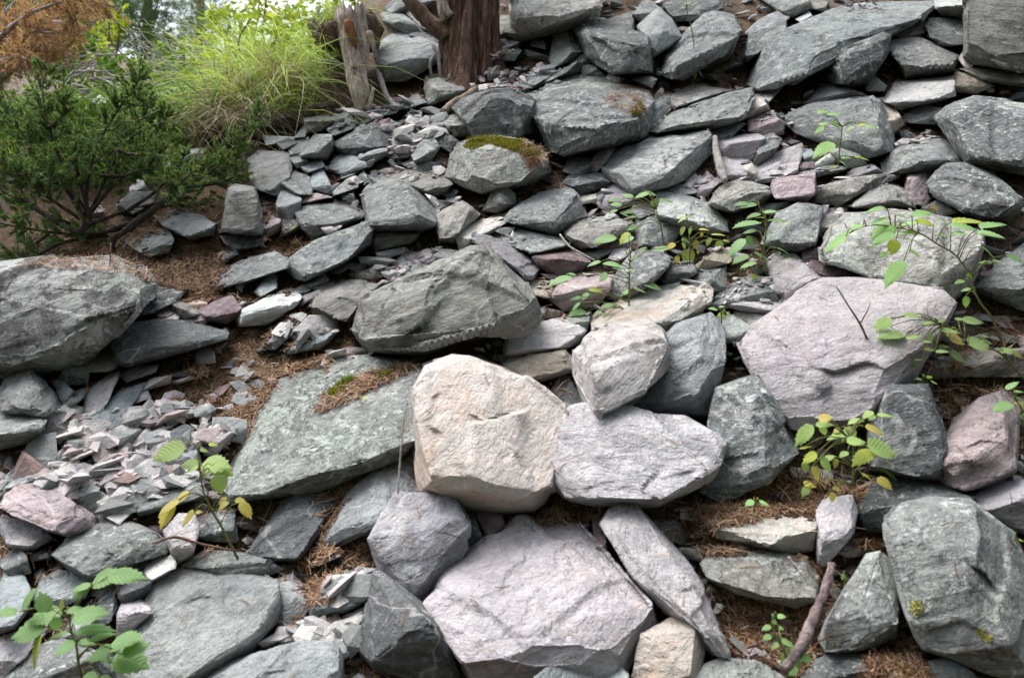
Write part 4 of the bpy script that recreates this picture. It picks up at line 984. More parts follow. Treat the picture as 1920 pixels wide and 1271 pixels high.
def in_poly(px, py, poly):
    inside = np.zeros(len(px), bool); n = len(poly)
    for i in range(n):
        x0, y0 = poly[i]; x1, y1 = poly[(i + 1) % n]
        c = ((y0 > py) != (y1 > py)) & (px < (x1 - x0) * (py - y0) / (y1 - y0 + 1e-9) + x0)
        inside ^= c
    return inside

def poly(s): return [tuple(float(a) for a in q.split(',')) for q in s.split()]

# occupancy raster of the traced stones (quarter resolution)
Q = 4.0; W4, H4 = 500, 340
yy, xx = np.mgrid[0:H4, 0:W4]
cx, cy = (xx.ravel() - 10) * Q, (yy.ravel() - 10) * Q
occ = np.zeros(H4 * W4, bool)
for s in STONES:
    b0, b1 = s['xy'].min(0) - 4, s['xy'].max(0) + 4
    m_ = (cx > b0[0]) & (cx < b1[0]) & (cy > b0[1]) & (cy < b1[1])
    idx = np.where(m_)[0]
    occ[idx[in_poly(cx[idx], cy[idx], s['xy'])]] = True
occ = occ.reshape(H4, W4)
SCREE = poly('-30,700 -30,830 60,1290 1950,1290 1950,-20 930,-20 940,100 760,190 480,245 470,420 560,450 420,560 290,600 170,700')
scr = in_poly(cx, cy, SCREE).reshape(H4, W4)
occ |= ~scr

def quat_rot(n, rng):
    """random rotation whose z leans to the ground normal"""
    q = rng.normal(size=(n, 3)) * .33 + np.array([0, -.45, .9])
    z = q / np.linalg.norm(q, axis=1, keepdims=True)
    a = rng.uniform(0, 2 * np.pi, n)
    x = np.stack([np.cos(a), np.sin(a) * .5, np.sin(a) * .5], 1)
    x -= z * (x * z).sum(1, keepdims=True); x /= np.linalg.norm(x, axis=1, keepdims=True)
    return np.stack([x, np.cross(z, x), z], 2)

def pile(name, spots, radii, mat, **kw):
    Vs, Fs, n = [], [], 0
    R = quat_rot(len(spots), RNG)
    pid = RNG.integers(0, len(PROT), len(spots))
    for k in range(len(spots)):
        V, F = PROT[pid[k]]
        Vs.append((V * radii[k]) @ R[k].T + spots[k]); Fs.append(F + n); n += len(V)
    V, F = np.concatenate(Vs), np.concatenate(Fs)
    o = link(name, np_mesh(name, V, F, False), mat)
    tag(o, kind='stuff', **kw)
    return V, F

def rubble_mat(name, stops, bump=.5):
    m = NT(name)
    g = m.new('ShaderNodeNewGeometry'); tc = g.outputs['Position']
    c = m.ramp(g.outputs['Random Per Island'], stops, 'CONSTANT')
    n1 = m.noise(tc, 22, 5, .65); n2 = m.noise(tc, 110, 3, .7)
    c = m.mix(m.rng(n1, .35, .65, 0, .6), c, m.mix(1., c, (.6, .62, .62), 'MULTIPLY'))
    c = m.mix(m.rng(n2, .52, .68, 0, .6), c, m.mix(1., c, (1.4, 1.38, 1.36), 'MULTIPLY'))
    m.put(m.b, 'Base Color', c)
    m.put(m.b, 'Normal', m.bump(m.math('ADD', n1, n2), bump, .01))
    return m.m
RUB = rubble_mat('rubble', [(0, (.15, .165, .16)), (.2, (.24, .25, .25)), (.38, (.10, .11, .11)), (.5, (.38, .40, .40)), (.6, (.50, .46, .475)),
                            (.72, (.24, .23, .20)), (.8, (.36, .29, .30)), (.87, (.58, .575, .56))])
GRA = rubble_mat('gravel', [(0, (.44, .42, .42)), (.18, (.28, .29, .29)), (.35, (.50, .46, .46)), (.5, (.36, .30, .30)), (.62, (.20, .21, .205)), (.8, (.55, .53, .50)), (.93, (.30, .22, .2))])

SOIL = in_poly(cx, cy, poly('280,780 300,690 420,640 460,560 400,560 300,560 420,450 560,450 560,520 700,540 760,500 860,460 860,500 740,540 660,600 650,665 520,730 440,830')).reshape(H4, W4)
SOIL |= in_poly(cx, cy, poly('1330,930 1480,880 1660,940 1640,1050 1560,1060 1510,1290 1380,1290 1330,1040')).reshape(H4, W4)
spots, radii = [], []
for r, tries in ((34, 500), (25, 900), (18, 2200), (13, 4000), (9, 6000), (6.5, 7000)):
    iy = RNG.integers(0, H4, tries); ix = RNG.integers(0, W4, tries)
    for y, x in zip(iy, ix):
        if r > 9 and SOIL[y, x]: continue
        if r > 6 and SOIL[y, x] and RNG.random() < .93: continue
        k = max(1, int(round(r * .62 / Q)))
        if y < k or x < k or y + k >= H4 or x + k >= W4: continue
        if occ[y - k:y + k + 1, x - k:x + k + 1].mean() > .12: continue
        occ[y - k:y + k + 1, x - k:x + k + 1] = True
        spots.append(((x - 10) * Q, (y - 10) * Q)); radii.append(r * RNG.uniform(.8, 1.15))
sp = np.array(spots); rr = np.array(radii)
t = depth(sp[:, 0], sp[:, 1], 7.5)
W = at(sp[:, 0], sp[:, 1], t) - np.array([0, -.008, .014])
rv, rf = pile('stone_rubble', W, rr / FPX * t, RUB, label='loose small broken stones filling the gaps between larger stones', cat='rubble')
ALLV.append(rv); ALLF.append(rf + NV); NV += len(rv)

ALLV.append(Vg); q4 = np.concatenate([Fg[:, :3], Fg[:, [0, 2, 3]]]); ALLF.append(q4 + NV); NV += len(Vg)
BV = np.concatenate(ALLV); BF = np.concatenate(ALLF)
BVH = BVHTree.FromPolygons(BV.tolist(), BF.tolist(), all_triangles=True)

def rain(regions, zmax=.16, nzmin=.35, thin=0.0):
    """points that fell straight down onto the slope inside regions (given on the photograph, spread on the ground)"""
    P, N = [], []
    for s, n in regions:
        pl = poly(s); a = np.array(pl); b0, b1 = a.min(0), a.max(0)
        px = RNG.uniform(b0[0], b1[0], n * 3); py = RNG.uniform(b0[1], b1[1], n * 3)
        k = in_poly(px, py, pl); px, py = px[k][:n], py[k][:n]
        px = px + RNG.normal(0, 12, len(px)); py = py + RNG.normal(0, 9, len(px))       # ragged limits
        g = at(px, py, depth(px, py, 7.5))
        keep = fbm(g * 7.0, 2, 77) > RNG.uniform(-.5, .35, len(g)) * thin - (1 - thin)
        for q in g[keep]:
            h = BVH.ray_cast(Vector((q[0], q[1], q[2] + 1.2)), Vector((0, 0, -1)))
            if h[0] is None or h[1].z < nzmin: continue
            if h[0].z - terr(q[0], q[1]) > zmax: continue
            P.append(h[0]); N.append(h[1])
    return np.array([p[:] for p in P]), np.array([p[:] for p in N])

# pale chips
GR = [('900,190 900,120 1000,85 1060,100 1040,160 960,190', 900), ('250,760 300,660 420,620 560,600 520,690 430,760', 90), ('80,960 130,850 250,770 420,800 400,900 250,960', 450),
      ('640,260 640,195 760,190 790,230 720,260', 260), ('1560,95 1570,30 1660,20 1650,70', 200), ('640,500 700,440 860,440 860,500 760,540', 380), ('1420,260 1440,160 1560,150 1540,200', 180),
      ('1680,260 1700,210 1770,230 1740,270', 90), ('-20,900 60,700 200,720 200,860', 250), ('1350,560 1430,540 1440,600', 40), ('520,620 700,560 690,660 560,700', 160), ('540,1200 700,1060 690,1240', 120),
      ('1400,1271 1380,1120 1480,1060 1500,1200', 80), ('1000,160 1400,120 1950,250 1950,600 1000,600', 700), ('640,300 900,200 1000,500 700,560', 500)]
gp, gn = rain(GR, zmax=.035)
gr = RNG.gamma(1.3, .0052, len(gp)) + .0028
gp = gp + gn * (gr * .3)[:, None]
bp, bn = rain([('60,960 120,850 250,770 430,800 400,900 250,960', 430), ('-20,960 60,760 200,720 200,860', 70), ('560,1210 700,1060 690,1240', 40), ('640,300 900,200 900,260 700,330', 90), ('250,760 300,660 520,620 520,690 430,760', 20)], zmax=.03)
br = RNG.uniform(.014, .042, len(bp))
gp = np.concatenate([gp, bp + bn * .004]); gr = np.concatenate([gr, br])
pile('stone_chips', gp, gr, GRA, label='scatter of pale stone chips and gravel on the slope', cat='gravel')

# fallen pine needles
NR = [('230,500 420,440 560,450 570,520 430,590 290,570', 6500), ('400,610 560,520 720,540 660,600 660,665 500,720 300,720', 9500), ('1330,930 1480,880 1660,940 1690,1000 1640,1050 1560,1060 1510,1280 1350,1270 1370,1150 1330,1040 1290,960', 14000),
      ('880,1000 930,930 1130,930 1140,980', 1200), ('600,930 660,920 700,1040 620,1110 540,1060', 1700), ('965,400 968,330 1055,318 1045,365', 1300), ('1600,1280 1640,1180 1800,1200 1800,1280', 1800), ('1130,180 1390,110 1410,160 1250,205', 1100),
      ('1730,690 1880,680 1880,800 1740,820', 1300), ('640,560 700,440 860,440 860,500', 1200), ('260,810 300,660 480,640 520,720 430,830', 8500), ('600,740 700,690 790,660 790,690 690,730 640,750', 700), ('570,1125 600,1090 640,1090 640,1130', 260),
      ('40,720 90,780 160,760 200,700 150,690', 500), ('1000,520 1060,480 1110,560 1040,600', 500), ('460,470 480,380 560,420 600,480', 900), ('60,420 360,380 300,480 100,480', 2200),
      ('690,210 800,130 860,150 800,200', 500), ('560,230 640,150 700,210 640,230', 600)]
np_, nn_ = rain([(s, int(k * .72)) for s, k in NR], zmax=.022, nzmin=.3, thin=.8)
q_ = rain([('-20,1290 -20,720 300,600 470,300 960,150 1950,0 1950,1290', 9000)], zmax=.012, nzmin=.2)
np_ = np.concatenate([np_, q_[0]]); nn_ = np.concatenate([nn_, q_[1]])
def strew(regions, zmax=9.):
    """litter lying on particular stones"""
    P, N = [], []
    for s, n in regions:
        pl = poly(s); a = np.array(pl); b0, b1 = a.min(0), a.max(0)
        px = RNG.uniform(b0[0], b1[0], n * 3); py = RNG.uniform(b0[1], b1[1], n * 3)
        k = in_poly(px, py, pl); px, py = px[k][:n], py[k][:n]
        for d in ray(px, py):
            h = BVH.ray_cast(Vector(EYE), Vector(d).normalized())
            if h[0] is not None and h[1].z > .2 and h[0].z - terr(h[0].x, h[0].y) < zmax: P.append(h[0][:]); N.append(h[1][:])
    return np.array(P), np.array(N)
q_ = strew([('-20,1290 -20,700 300,600 960,200 1950,0 1950,1290', 150), ('600,745 690,700 780,680 790,690 700,728 640,758', 700), ('575,1128 600,1100 635,1100 640,1120 600,1132', 260), ('1300,990 1330,952 1450,962 1400,985 1360,985 1330,1010', 450),
            ('1610,1290 1640,1230 1730,1235 1740,1290', 1100), ('585,770 600,760 630,745 650,755 610,775', 60), ('40,498 130,478 250,488 285,525 250,515 120,505', 260), ('980,290 985,265 1025,285 1040,330 1000,320', 350), ('1130,190 1180,150 1215,165 1200,215', 300)])
np_ = np.concatenate([np_, q_[0]]); nn_ = np.concatenate([nn_, q_[1]])
q_ = strew([(s, int(k * .45)) for s, k in NR] + [('-20,1290 -20,720 300,600 470,300 960,150 1950,0 1950,1290', 16000)], .012)      # litter in every hollow
np_ = np.concatenate([np_, q_[0]]); nn_ = np.concatenate([nn_, q_[1]])
n = len(np_)
d = RNG.normal(size=(n, 3)); d -= nn_ * (d * nn_).sum(1, keepdims=True) * .85; d /= np.linalg.norm(d, axis=1, keepdims=True)
sd = np.cross(nn_, d); sd /= np.maximum(np.linalg.norm(sd, axis=1, keepdims=True), 1e-9)
ln = RNG.uniform(.022, .05, (n, 1)); wd = RNG.uniform(.0006, .0010, (n, 1))
ctr = np_ + nn_ * RNG.uniform(.001, .007, (n, 1))
A = ctr - d * ln * .5; B = ctr + d * ln * .5; M_ = ctr + nn_ * ln * RNG.uniform(-.03, .08, (n, 1)) + sd * ln * RNG.normal(0, .06, (n, 1))
V = np.stack([A - sd * wd, A + sd * wd, M_ - sd * wd * 1.2, M_ + sd * wd * 1.2, B - sd * wd * .5, B + sd * wd * .5], 1).reshape(-1, 3)
i6 = (np.arange(n) * 6)[:, None]
F = np.concatenate([i6 + np.array([[0, 1, 3, 2]]), i6 + np.array([[2, 3, 5, 4]])])
m = NT('dry_needles')
g = m.new('ShaderNodeNewGeometry')
m.put(m.b, 'Base Color', m.ramp(g.outputs['Random Per Island'], [(0, (.05, .026, .014)), (.25, (.12, .058, .028)), (.45, (.20, .105, .052)), (.7, (.31, .19, .11)), (.9, (.43, .33, .23)), (1, (.12, .10, .08))]))
o = link('pine_needle_litter', np_mesh('pine_needle_litter', V, F, False), m.m)
tag(o, 'rust-brown fallen pine needles strewn over stones and soil', 'pine needles', kind='stuff')
# brown leaf and bark crumbs among them
cp, cn = rain([(s, max(20, k // 9)) for s, k in NR], zmax=.03, nzmin=.3)
pile('bark_crumbs', cp, RNG.uniform(.003, .009, len(cp)), rubble_mat('bark_crumb', [(0, (.06, .035, .022)), (.4, (.13, .075, .045)), (.7, (.2, .13, .08)), (.9, (.28, .22, .16))]), label='dark crumbs of bark and cones in the needle litter', cat='litter')
# ------------------------------------------------------------------ wood, trunks
def tube(pts, rad, seg=10, rough=0.0, seed=0, cap=True):
    """tapered tube through pts"""
    pts = np.array(pts, float); n = len(pts)
    rad = np.broadcast_to(np.asarray(rad, float), (n,)) if np.ndim(rad) else np.full(n, rad)
    T = np.gradient(pts, axis=0); T /= np.maximum(np.linalg.norm(T, axis=1, keepdims=True), 1e-9)
    ref = np.array([0.31, .9, .2]); V = []
    for i in range(n):
        x = ref - T[i] * (ref @ T[i]); x /= np.linalg.norm(x); y = np.cross(T[i], x)
        a = np.arange(seg) / seg * 2 * np.pi
        V.append(pts[i] + rad[i] * (np.cos(a)[:, None] * x + np.sin(a)[:, None] * y))
    V = np.concatenate(V)
    F = []
    for i in range(n - 1):
        for k in range(seg):
            F.append((i * seg + k, i * seg + (k + 1) % seg, (i + 1) * seg + (k + 1) % seg, (i + 1) * seg + k))
    if cap:
        V = np.concatenate([V, pts[:1], pts[-1:]])
        for k in range(seg):
            F.append((n * seg, (k + 1) % seg, k, n * seg)[:3]); F.append((n * seg + 1, (n - 1) * seg + k, (n - 1) * seg + (k + 1) % seg))
    if rough:
        c = np.repeat(pts, seg, 0); d = V[:n * seg] - c
        V[:n * seg] += d * (rough * fbm(V[:n * seg] / max(rad.max(), 1e-4) * .9 + seed, 3, seed))[:, None]
    return V, F

def spline(P, m):
    P = np.array(P, float); n = len(P)
    t = np.linspace(0, n - 1, m); i = np.minimum(t.astype(int), n - 2); f = (t - i)[:, None]
    g = np.gradient(P, axis=0) if n > 2 else np.repeat((P[1] - P[0])[None], 2, 0)
    p0, p1, m0, m1 = P[i], P[i + 1], g[i], g[i + 1]
    return (2 * f ** 3 - 3 * f ** 2 + 1) * p0 + (f ** 3 - 2 * f ** 2 + f) * m0 + (-2 * f ** 3 + 3 * f ** 2) * p1 + (f ** 3 - f ** 2) * m1

def merge(parts):
    V, F, n = [], [], 0
    for v, f in parts:
        V.append(v); F += [tuple(np.array(q) + n) for q in f]; n += len(v)
    return np.concatenate(V), [tuple(int(i) for i in q) for q in F]

def wood_mat(name, c0, c1, c2, sc=(14, 14, 3), bump=.8):
    m = NT(name); tc = m.new('ShaderNodeTexCoord'); P = m.mapping(tc.outputs['Object'], sc)
    n1 = m.noise(P, 3, 6, .7, .4); n2 = m.noise(tc.outputs['Object'], 60, 4, .7)
    c = m.ramp(n1, [(.3, c0), (.5, c1), (.7, c2)])
    c = m.mix(m.rng(n2, .5, .7, 0, .5), c, m.mix(1., c, (.55, .55, .55), 'MULTIPLY'))
    m.put(m.b, 'Base Color', c); m.put(m.b, 'Normal', m.bump(m.math('ADD', n1, m.math('MULTIPLY', n2, .4)), bump, .02))
    return m.m
W_BARK = wood_mat('pine_bark', (.035, .024, .02), (.15, .085, .062), (.29, .18, .14), (20, 20, 5), 1.0)
W_BLEACH = wood_mat('bleached_wood', (.09, .06, .04), (.40, .33, .27), (.66, .61, .55), (20, 20, 5), 1.0)
W_GREY = wood_mat('grey_driftwood', (.18, .165, .15), (.36, .34, .32), (.52, .50, .47), (26, 26, 5))
W_STICK = wood_mat('fallen_stick_bark', (.075, .055, .055), (.20, .155, .15), (.40, .33, .28), (12, 12, 8))
W_TWIG = wood_mat('twig', (.09, .05, .035), (.17, .10, .07), (.27, .19, .14))
W_DARK = wood_mat('dark_branch', (.018, .014, .011), (.05, .038, .03), (.12, .10, .085))

def px_path(s, t, dz=None):
    q = [tuple(float(a) for a in p.split(',')) for p in s.split()]
    q = np.array(q); tt = np.full(len(q), t) + (np.array(dz) if dz is not None else 0)
    return at(q[:, 0], q[:, 1], tt)

# --- the pine trunk at the top
tp = float(depth(878, 150, 7.5)[0]) + .12
z0 = at(np.array([878.]), np.array([150.]), np.array([tp]))[0]
R0 = 52 / FPX * tp
hz = np.concatenate([np.linspace(-.35, 1.0, 110), np.linspace(1.05, 4.5, 60)]); seg = 150
V = []
for h in hz:
    a = np.arange(seg) / seg * 2 * np.pi
    r = R0 * (1.0 - .05 * h + .30 * math.exp(-max(h, -.1) * 9) ) * np.ones(seg)
    fl = .18 * np.exp(-max(h, -.1) * 7) * (np.cos(a * 3 + .6) * .6 + np.cos(a * 5 + 2) * .4)
    r = r * (1 + fl)
    x = z0[0] + .035 * h + r * np.cos(a); y = z0[1] + r * np.sin(a)
    V.append(np.stack([x, y, np.full(seg, z0[2] + h)], 1))
V = np.concatenate(V)
ax = np.stack([z0[0] + .035 * (V[:, 2] - z0[2]), np.full(len(V), z0[1]), V[:, 2]], 1)
dd = V - ax; dd /= np.linalg.norm(dd, axis=1, keepdims=True)
q = np.stack([dd[:, 0] * 6, dd[:, 1] * 6, V[:, 2] * 5.5], 1)
n1 = 1 - np.abs(fbm(q * np.array([1, 1, .55]), 3, 3)) * 2.6
n2 = fbm(q * 3.3, 2, 8)
V = V + dd * (R0 * (-.16 * sstep(.35, .98, n1) + .05 * n2))[:, None]
n = len(hz)
I = np.arange(n * seg).reshape(n, seg)
F = np.stack([I[:-1], np.roll(I, -1, 1)[:-1], np.roll(I, -1, 1)[1:], I[1:]], -1).reshape(-1, 4)
e = link('pine_tree', None); e.empty_display_size = .2
tag(e, 'old pine trunk with furrowed red-brown bark at the top of the slope', 'tree', kind='thing')
link('trunk', np_mesh('trunk', V, F), W_BARK, e)
V, F = tube(spline(px_path('842,72 818,52 795,30 770,2 745,-40 700,-120', tp - R0 * .55), 24), np.linspace(.034, .022, 24), 12, .35, 3)
link('branch', np_mesh('branch', V, F), W_BARK, e)
V, F = tube(spline(px_path('842,34 832,18 826,-10 822,-60', tp - R0 * .8), 14), np.linspace(.024, .016, 14), 10, .3, 5)
tag(link('branch', np_mesh('branch', V, F), W_BLEACH, e), 'bleached bare branch stub')
for s in ('812,85 822,110 826,150 832,175', '822,95 806,120 812,150', '845,140 838,165 842,190'):
    V, F = tube(spline(px_path(s, tp - R0 * 1.15), 8), np.linspace(.008, .004, 8), 6, .2, 7)
    link('root', np_mesh('root', V, F), W_GREY, e)

# --- the broken stump
ts = float(depth(690, 205, 4.0)[0]) - .05
e = link('broken_stump', None); tag(e, 'leaning bleached broken stump with a hollow rusty top', 'stump', kind='thing')
P = spline(px_path('684,212 676,178 668,140 667,105 664,70 657,34', ts, [0, -.02, 0, .02, .03, .03]), 40)
r = np.interp(np.linspace(0, 1, 40), [0, .25, .5, .75, 1], [13, 17, 20, 26, 27]) / FPX * ts
V, F = tube(P, r, 40, 0)
nv = 40 * 40
c = np.repeat(P, 40, 0); dd = (V[:nv] - c)
aa = np.tile(np.arange(40) / 40 * 2 * np.pi, 40); sl = np.repeat(np.linspace(0, 1, 40), 40)
fl = .28 * fbm(np.stack([np.cos(aa) * 3, np.sin(aa) * 3, sl * 2.2], 1), 3, 12) + .12 * np.abs(vnoise(np.stack([np.cos(aa) * 8, np.sin(aa) * 8, sl * 1.5], 1), 5))
V[:nv] += dd * fl[:, None]
V[nv - 40:nv, 2] += .05 * RNG.uniform(0, 1, 40)
link('trunk', np_mesh('trunk', V, F), W_BLEACH, e)
V, F = tube(spline(px_path('668,92 662,74 656,54 653,38', ts - .032), 9), np.array([1, 4, 6, 8, 9, 10, 10, 9, 7]) / FPX * ts, 12, .4, 4)
link('heartwood', np_mesh('heartwood', V, F), wood_mat('rotten_wood', (.07, .03, .012), (.20, .09, .035), (.32, .17, .08), (20, 20, 4)), e)
for s in ('690,60 700,85 706,110', '686,205 694,190 700,165', '678,200 670,215 660,222', '664,130 655,115 648,105'):
    V, F = tube(spline(px_path(s, ts - .03), 8), np.linspace(.012, .005, 8), 7, .3, 3)
    link('root', np_mesh('root', V, F), W_BLEACH, e)

# --- earth bank with root mat, left of the stump
def bank(name, outline, hgt, lab, tcap, mat, fix=None):
    XY = np.array(poly(outline)); c2 = XY.mean(0)
    t = depth(XY[:, 0], XY[:, 1], tcap); tc = float(depth(c2[0], c2[1], tcap)[0])
    if fix: tc = fix; t = np.full(len(t), fix)
    t = np.clip(t, tc - .4, tc + .4); u = tc * 100 / FPX
    P0 = at(XY[:, 0], XY[:, 1], t); P1 = at(*(c2 + (XY - c2) * 1.1).T, t + .25)
    P2 = at(*(c2 + (XY - c2) * .65).T, t - hgt * u)
    V, F = hull(np.concatenate([P0, P1, P2])); V, F = subdiv(V, F, .03)
    N = vnormals(V, F); V = V + N * (.05 * fbm(V * 7, 3, 4) + .02 * fbm(V * 25, 2, 5))[:, None]
    o = link(name, np_mesh(name, V, F), mat)
    return tag(o, lab, 'earth bank', kind='thing')
EARTH = bpy.data.materials['forest_soil']
bank('root_mat', '588,44 640,22 690,24 702,48 694,88 645,104 600,92', .45, 'dark earth and root mat overhanging left of the broken stump', 4.0, EARTH, ts + .10)
bank('earth_bank', '330,262 390,170 520,90 640,70 670,150 655,205 560,235 450,262', .25, 'grassy earth bank left of the broken stump', 4.2, EARTH)

# --- loose wood
def stick(name, path, r, mat, lab, cat='stick', lift=.03, seg=10, t=None, rough=.25, m=20, dz=None):
    q = np.array(poly(path))
    tt = depth(q[:, 0], q[:, 1], 7.5) - lift if t is None else np.full(len(q), t)
    if dz is not None: tt = tt + np.array(dz)
    P = spline(at(q[:, 0], q[:, 1], tt), m)
    rr = np.interp(np.linspace(0, 1, m), np.linspace(0, 1, len(r)), r) / FPX * float(tt.mean())
    V, F = tube(P, rr, seg, rough, len(lab))
    o = link(name, np_mesh(name, V, F), mat)
    return tag(o, lab, cat, kind='thing')
stick('driftwood_stick', '708,133 716,155 724,178 736,193 744,204', [5, 5.5, 5, 5], W_GREY, 'grey bleached stick leaning right of the broken stump', lift=.06)
stick('fallen_stick', '1560,1058 1548,1105 1522,1165 1498,1218 1470,1255', [7.5, 9, 9.5, 10, 8.5], W_STICK, 'thick bark-covered stick lying among needles, lower right', lift=.10, m=60, seg=20, rough=.45)
stick('driftwood_piece', '1340,258 1343,285 1352,318 1360,340', [5.5, 7, 8, 5], W_GREY, 'upright grey driftwood piece beside the lilac-pink block', lift=.08)
stick('driftwood_piece', '832,212 848,196 868,186 893,168', [8, 8, 9, 7], wood_mat('tan_wood', (.12, .09, .06), (.27, .21, .15), (.4, .34, .27)), 'tan gnarled driftwood above the diamond-shaped stone', lift=.07)
stick('dead_twig', '1651,692 1632,650 1613,608 1590,572 1568,537', [3, 2.6, 2.2, 1.6, 1], W_TWIG, 'thin bare twig standing before the largest lilac slab', t=float(depth(1655, 700, 7.5)[0]) - .12, seg=6)
stick('dead_twig', '1613,606 1625,585 1632,568', [1.6, 1.2, .8], W_TWIG, 'short side sprig of the bare twig before the lilac slab', t=float(depth(1655, 700, 7.5)[0]) - .12, seg=6)
stick('dead_twig', '285,1018 296,1016 330,1006 380,1020 446,1033', [2, 2.4, 2.4, 2.2, 2], W_TWIG, 'rust-brown twig lying across stones below the yellow-green seedling', lift=.07, seg=6)
stick('dead_twig', '728,1128 755,1150 790,1157 772,1178 772,1215', [1.5, 2, 2.2, 2, 1.8], W_TWIG, 'forked twig lying on the dark slab at the bottom', lift=.06, seg=6)
stick('dead_twig', '1548,975 1562,982 1590,987 1625,992', [1.6, 1.8, 1.6, 1.2], W_DARK, 'thin dark twig above the fallen stick', lift=.07, seg=6)
stick('dry_stalk', '775,760 762,768 757,790 751,850 746,925', [1.0, 1.3, 1.5, 1.6, 1.8], wood_mat('straw', (.45, .40, .30), (.58, .53, .42), (.66, .62, .52)), 'pale dry grass stalk before the broad lichened slab', 'stalk', t=float(depth(746, 935, 7.5)[0]) - .22, seg=5)
stick('dead_twig', '1050,440 1068,462 1095,478 1115,488', [2, 2.2, 2, 1.6], W_GREY, 'pale curved twig above the maroon-fronted stone', lift=.07, seg=6)
e = link('splintered_wood', None); tag(e, 'splintered pale wood chunk under the pink-topped block', 'wood', kind='thing')
tw = float(depth(1035, 590, 7.5)[0]) - .09
for k in range(7):
    V, F = tube(spline(px_path(f'{1018 + k * 5.5},{597 - k * .8} {1028 + k * 4.5},{578 + k * 1.0}', tw), 4), np.array([3, 3.2, 3, 2]) / FPX * tw, 6, .3, k)
    link('splinter', np_mesh('splinter', V, F), W_BLEACH if k else W_STICK, e)

# ------------------------------------------------------------------ leaves
def leaf_mesh(name, wid=.36, teeth=True, nseg=7):
    V, F = [(0, 0, 0)], []
    for i in range(1, nseg + 1):
        s = i / nseg
        w = wid * (math.sin(math.pi * min(1, s ** .72)) ** .85) if i < nseg else 0
        z = -.20 * s * s
        x = s
        if i < nseg:
            V += [(x, 0, z), (x - .01, w * .55, z + .05 * w + .03), (x - .05, w, z + .10 * w), (x - .01, -w * .55, z + .05 * w + .03), (x - .05, -w, z + .10 * w)]
        else: V += [(x, 0, z)]
    def ix(i, k): return 1 + (i - 1) * 5 + k
    for k in (1, 3):
        F += [(0, ix(1, k), ix(1, 0)) if k == 3 else (0, ix(1, 0), ix(1, k))]
        F += [(0, ix(1, k + 1), ix(1, k)) if k == 3 else (0, ix(1, k), ix(1, k + 1))]
    for i in range(1, nseg - 1):
        for a, b in ((0, 1), (1, 2)): F.append((ix(i, a), ix(i + 1, a), ix(i + 1, b), ix(i, b)))
        for a, b in ((0, 3), (3, 4)): F.append((ix(i, a), ix(i, b), ix(i + 1, b), ix(i + 1, a)))
        if teeth:                                     # saw teeth along both margins
            for a, sg in ((2, 1), (4, -1)):
                p, q = V[ix(i, a)], V[ix(i + 1, a)]
                t_ = ((p[0] + q[0]) / 2 + .07, (p[1] + q[1]) / 2 + sg * .045, (p[2] + q[2]) / 2)
                V.append(t_); F.append((ix(i, a), ix(i + 1, a), len(V) - 1) if sg > 0 else (ix(i + 1, a), ix(i, a), len(V) - 1))
    tip = 1 + (nseg - 1) * 5
    i = nseg - 1
    F += [(ix(i, 0), tip, ix(i, 1)), (ix(i, 1), tip, ix(i, 2)), (ix(i, 3), tip, ix(i, 0)), (ix(i, 4), tip, ix(i, 3))]
    return np_mesh(name, np.array(V), F, True)

def leaf_mat(name, island=None, trans=.35):
    m = NT(name)
    if island:
        g = m.new('ShaderNodeNewGeometry')
        base = m.ramp(g.outputs['Random Per Island'], island)
        P = g.outputs['Position']
    else:
        oi = m.new('ShaderNodeObjectInfo'); tc = m.new('ShaderNodeTexCoord'); P = tc.outputs['Object']
        base = oi.outputs['Color']
        sx = m.new('ShaderNodeSeparateXYZ'); m.put(sx, 0, P)
        ay = m.math('ABSOLUTE', sx.outputs[1])
        vein = m.math('ABSOLUTE', m.math('SINE', m.math('MULTIPLY', m.math('SUBTRACT', sx.outputs[0], m.math('MULTIPLY', ay, .9)), 24.0)))
        base = m.mix(m.rng(vein, 0, .22, .28, 0), base, m.mix(1., base, (.72, .78, .72), 'MULTIPLY'))
        base = m.mix(m.rng(ay, .0, .02, .6, 0), base, m.mix(1., base, (1.4, 1.35, 1.2), 'MULTIPLY'))
        n = m.noise(P, 5, 4, .6)
        base = m.mix(m.rng(n, .5, .7, 0, .35), base, m.mix(1., base, (1.25, 1.1, .7), 'MULTIPLY'))
        m.put(m.b, 'Normal', m.bump(vein, .15, .02))
    m.put(m.b, 'Base Color', base); m.b.inputs['Roughness'].default_value = .55
    tr = m.new('ShaderNodeBsdfTranslucent'); m.put(tr, 0, m.mix(1., base, (1.15, 1.25, .6), 'MULTIPLY'))
    mx = m.new('ShaderNodeMixShader'); mx.inputs[0].default_value = trans
    m.l.new(m.b.outputs[0], mx.inputs[1]); m.l.new(tr.outputs[0], mx.inputs[2])
    m.l.new(mx.outputs[0], m.n['Material Output'].inputs[0])
    return m.m
LEAF_M = leaf_mat('raspberry_leaf')
LEAVES = [leaf_mesh('leaf_a', .31), leaf_mesh('leaf_b', .26), leaf_mesh('leaf_c', .36)]
for me in LEAVES: me.materials.append(LEAF_M)
STEM_M = wood_mat('green_stem', (.10, .13, .04), (.18, .20, .07), (.26, .22, .10))

